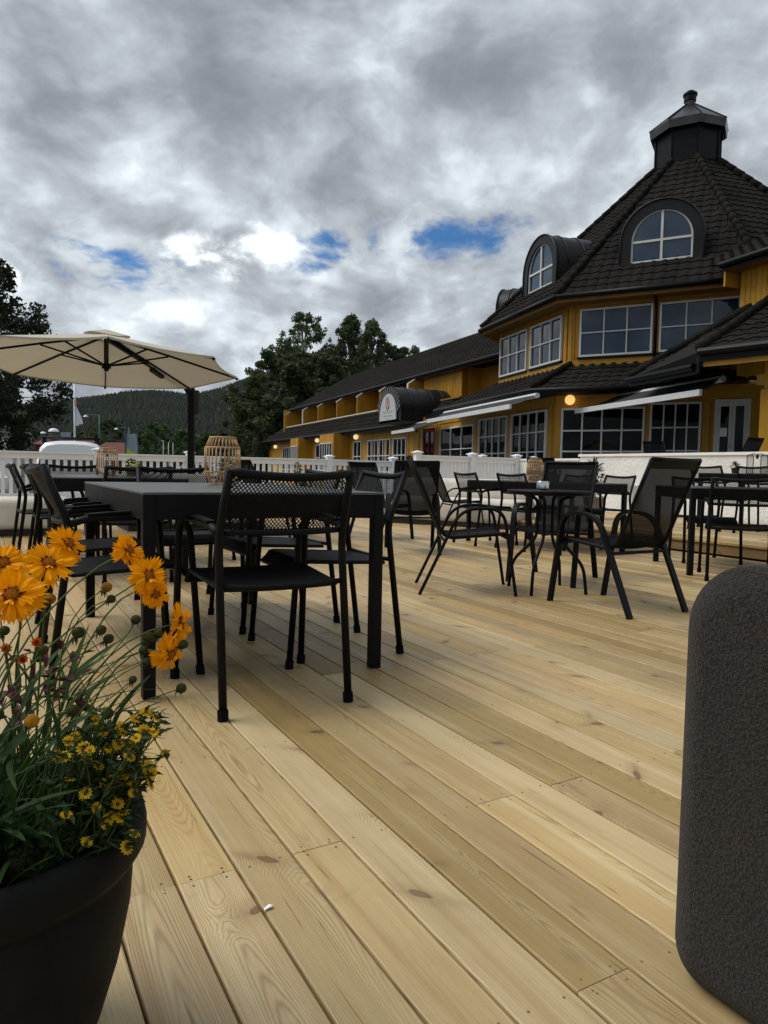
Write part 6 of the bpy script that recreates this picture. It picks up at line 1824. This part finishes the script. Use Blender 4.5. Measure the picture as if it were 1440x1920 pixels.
for k in range(16):
    az = R(rr.uniform(-115, -25)); el = R(rr.uniform(50, 68)); q = rr.uniform(-.07, .03)
    P = Vector((PX + q * math.cos(az) + rr.uniform(-.05, .05), PY + q * math.sin(az), .29))
    d = Vector((math.cos(az) * math.cos(el), math.sin(az) * math.cos(el), math.sin(el)))
    me = LEAVES[k % 2 * 2 + 1]
    put('leaf', me, cp, M=Matrix.Translation(P - O) @ orient(d, roll=rr.uniform(-.4, .4)) @ Matrix.Scale(rr.uniform(.75, .95), 4))

# creeping zinnia spilling over the right side
cz = thing('creeping_zinnia', 'mass of tiny lemon-yellow daisies spilling over the right rim of the black tub', 'flower plant', (PX + .12, PY + .03, .29))
OZ = Vector((PX + .12, PY + .03, .29))
def small_head(r, dark=True):
    g = G()
    for k in range(12):
        g.merge(leaf_shape(r, r * .52, .1, 3), Matrix.Rotation(k * math.pi / 6, 4, 'Z') @ Matrix.Translation((0, r * .08, 0)) @ Matrix.Rotation(.12, 4, 'X'))
    return g
SH = mesh_of('flower_head', small_head(.0085), M['petaly'])
DS = mesh_of('disc', G().lathe([(.0023, .0006), (.0020, .0018), (.0001, .0023)], 9), M['discdark'], True)
small = G(); stems = G(); rz_ = random.Random(40)
tipsZ = [(-.297, .905, .427), (-.304, .90, .432), (-.318, .90, .424), (-.330, .90, .416), (-.322, .895, .408), (-.345, .895, .418), (-.352, .893, .416), (-.327, .905, .455), (-.332, .89, .395), (-.320, .885, .388), (-.326, .88, .380), (-.338, .88, .384),
         (-.307, .91, .470), (-.300, .92, .492), (-.310, .925, .500), (-.34, .91, .462), (-.352, .90, .458), (-.362, .89, .44), (-.37, .89, .455), (-.38, .88, .462), (-.336, .92, .478), (-.308, .87, .362), (-.314, .865, .350), (-.318, .86, .345), (-.345, .87, .372), (-.355, .87, .395), (-.372, .87, .41), (-.289, .93, .44),
         (-.293, .90, .418), (-.36, .91, .48), (-.375, .905, .49), (-.39, .88, .43), (-.40, .87, .455), (-.36, .86, .36), (-.38, .85, .40), (-.325, .93, .49)]
for i in range(95):
    if i < len(tipsZ): P = Vector(tipsZ[i]) + Vector((0, 0, .014)) + Vector((rz_.uniform(-.004, .004),) * 3)
    else: P = Vector((rz_.uniform(-.41, -.295), rz_.uniform(.87, .97), rz_.uniform(.40, .50)))
    nr = Vector((rz_.uniform(-.1, .7), rz_.uniform(-1, .1), rz_.uniform(.3, 1)))
    if i < 52:
        h = put('flower_head', SH, cz, M=Matrix.Translation(P - OZ) @ nr.normalized().to_track_quat('Z', 'Y').to_matrix().to_4x4() @ Matrix.Rotation(rz_.random() * 6, 4, 'Z') @ Matrix.Scale(rz_.uniform(.75, 1.1), 4))
        put('disc', DS, h)
    a = Vector((rz_.uniform(-.44, -.36), rz_.uniform(.86, 1.0), .29))
    c1 = a + Vector((rz_.uniform(-.02, .04), 0, .06)); pts = [((1 - q) ** 2 * a + 2 * q * (1 - q) * c1 + q * q * (P - nr.normalized() * .002)) for q in [j / 6 for j in range(7)]]
    stems.tube([p - OZ for p in pts], .0009, 4, False)
    for p in pts[1:]:
        for _ in range(9):
            d = Vector((rz_.uniform(-1, 1), rz_.uniform(-1, 1), rz_.uniform(-.3, .8)))
            small.merge(leaf_shape(rz_.uniform(.010, .020), rz_.uniform(.004, .007), .3, 2), Matrix.Translation(p - OZ + Vector((rz_.uniform(-.006, .006), rz_.uniform(-.006, .006), rz_.uniform(-.004, .004)))) @ orient(d, roll=rz_.uniform(-1, 1)))
kind(obj('leaves', small, M['leafsmall'], cz), 'stuff'); kind(obj('stems', stems, M['stem'], cz), 'stuff')

# red-leaved marigold at the back left of the tub
mg = thing('marigold', 'small red orange flowers with dark red leaves in the tub at the left edge', 'flower plant', (PX + .03, PY + .09, .29))
OM = Vector((PX + .03, PY + .09, .29)); lv = G(); sm = G()
for i, P in enumerate(((-.492, 1.0, .585), (-.512, 1.0, .560), (-.53, .99, .578))):
    P = Vector(P); g = G(); nr = Vector((rr.uniform(-.2, .5), -.8, .5)).normalized(); q = nr.to_track_quat('Z', 'Y').to_matrix().to_4x4()
    for lay in range(3):
        for k in range(9): g.merge(leaf_shape(.009 - .002 * lay, .006, -.2 - .2 * lay, 2), Matrix.Translation(P - OM) @ q @ Matrix.Rotation(k * .698 + lay * .35, 4, 'Z') @ Matrix.Rotation(.3 + .35 * lay, 4, 'X'))
    obj('flower_head', g, M['redflower'], mg)
    sm.tube([p - OM for p in stem_curve((PX + .02, PY + .09, .29), P, nr)], .0012, 5)
for _ in range(45):
    P = Vector((rr.uniform(-.54, -.43), rr.uniform(.97, 1.05), rr.uniform(.47, .575)))
    lv.merge(leaf_shape(rr.uniform(.018, .032), rr.uniform(.008, .014), .4, 2), Matrix.Translation(P - OM) @ orient((rr.uniform(-1, 1), rr.uniform(-1, 1), rr.uniform(-.2, 1)), roll=rr.uniform(-1, 1)))
obj('leaves', lv, M['redleaf'], mg); obj('stems', sm, M['stem'], mg)

# ---------------------------------------------------------------- thin haze between us and the hills
g = G().box(-2450, 2450, -2450, 2450, -1.6, 330)
hz = obj('haze', g, None)
hm = bpy.data.materials.new('thin_blue_haze'); hm.use_nodes = True
nt = new_tree(hm.node_tree)
pv = nd(nt, 'ShaderNodeVolumePrincipled', {'Color': (0.72, 0.80, 0.90, 1), 'Density': 0.00002, 'Anisotropy': 0.2})
nd(nt, 'ShaderNodeOutputMaterial', {'Volume': pv.outputs[0]})
hz.data.materials.append(hm)
kind(hz, 'stuff'); hz['label'] = 'thin bluish haze in front of the far wooded hills'; hz['category'] = 'haze'
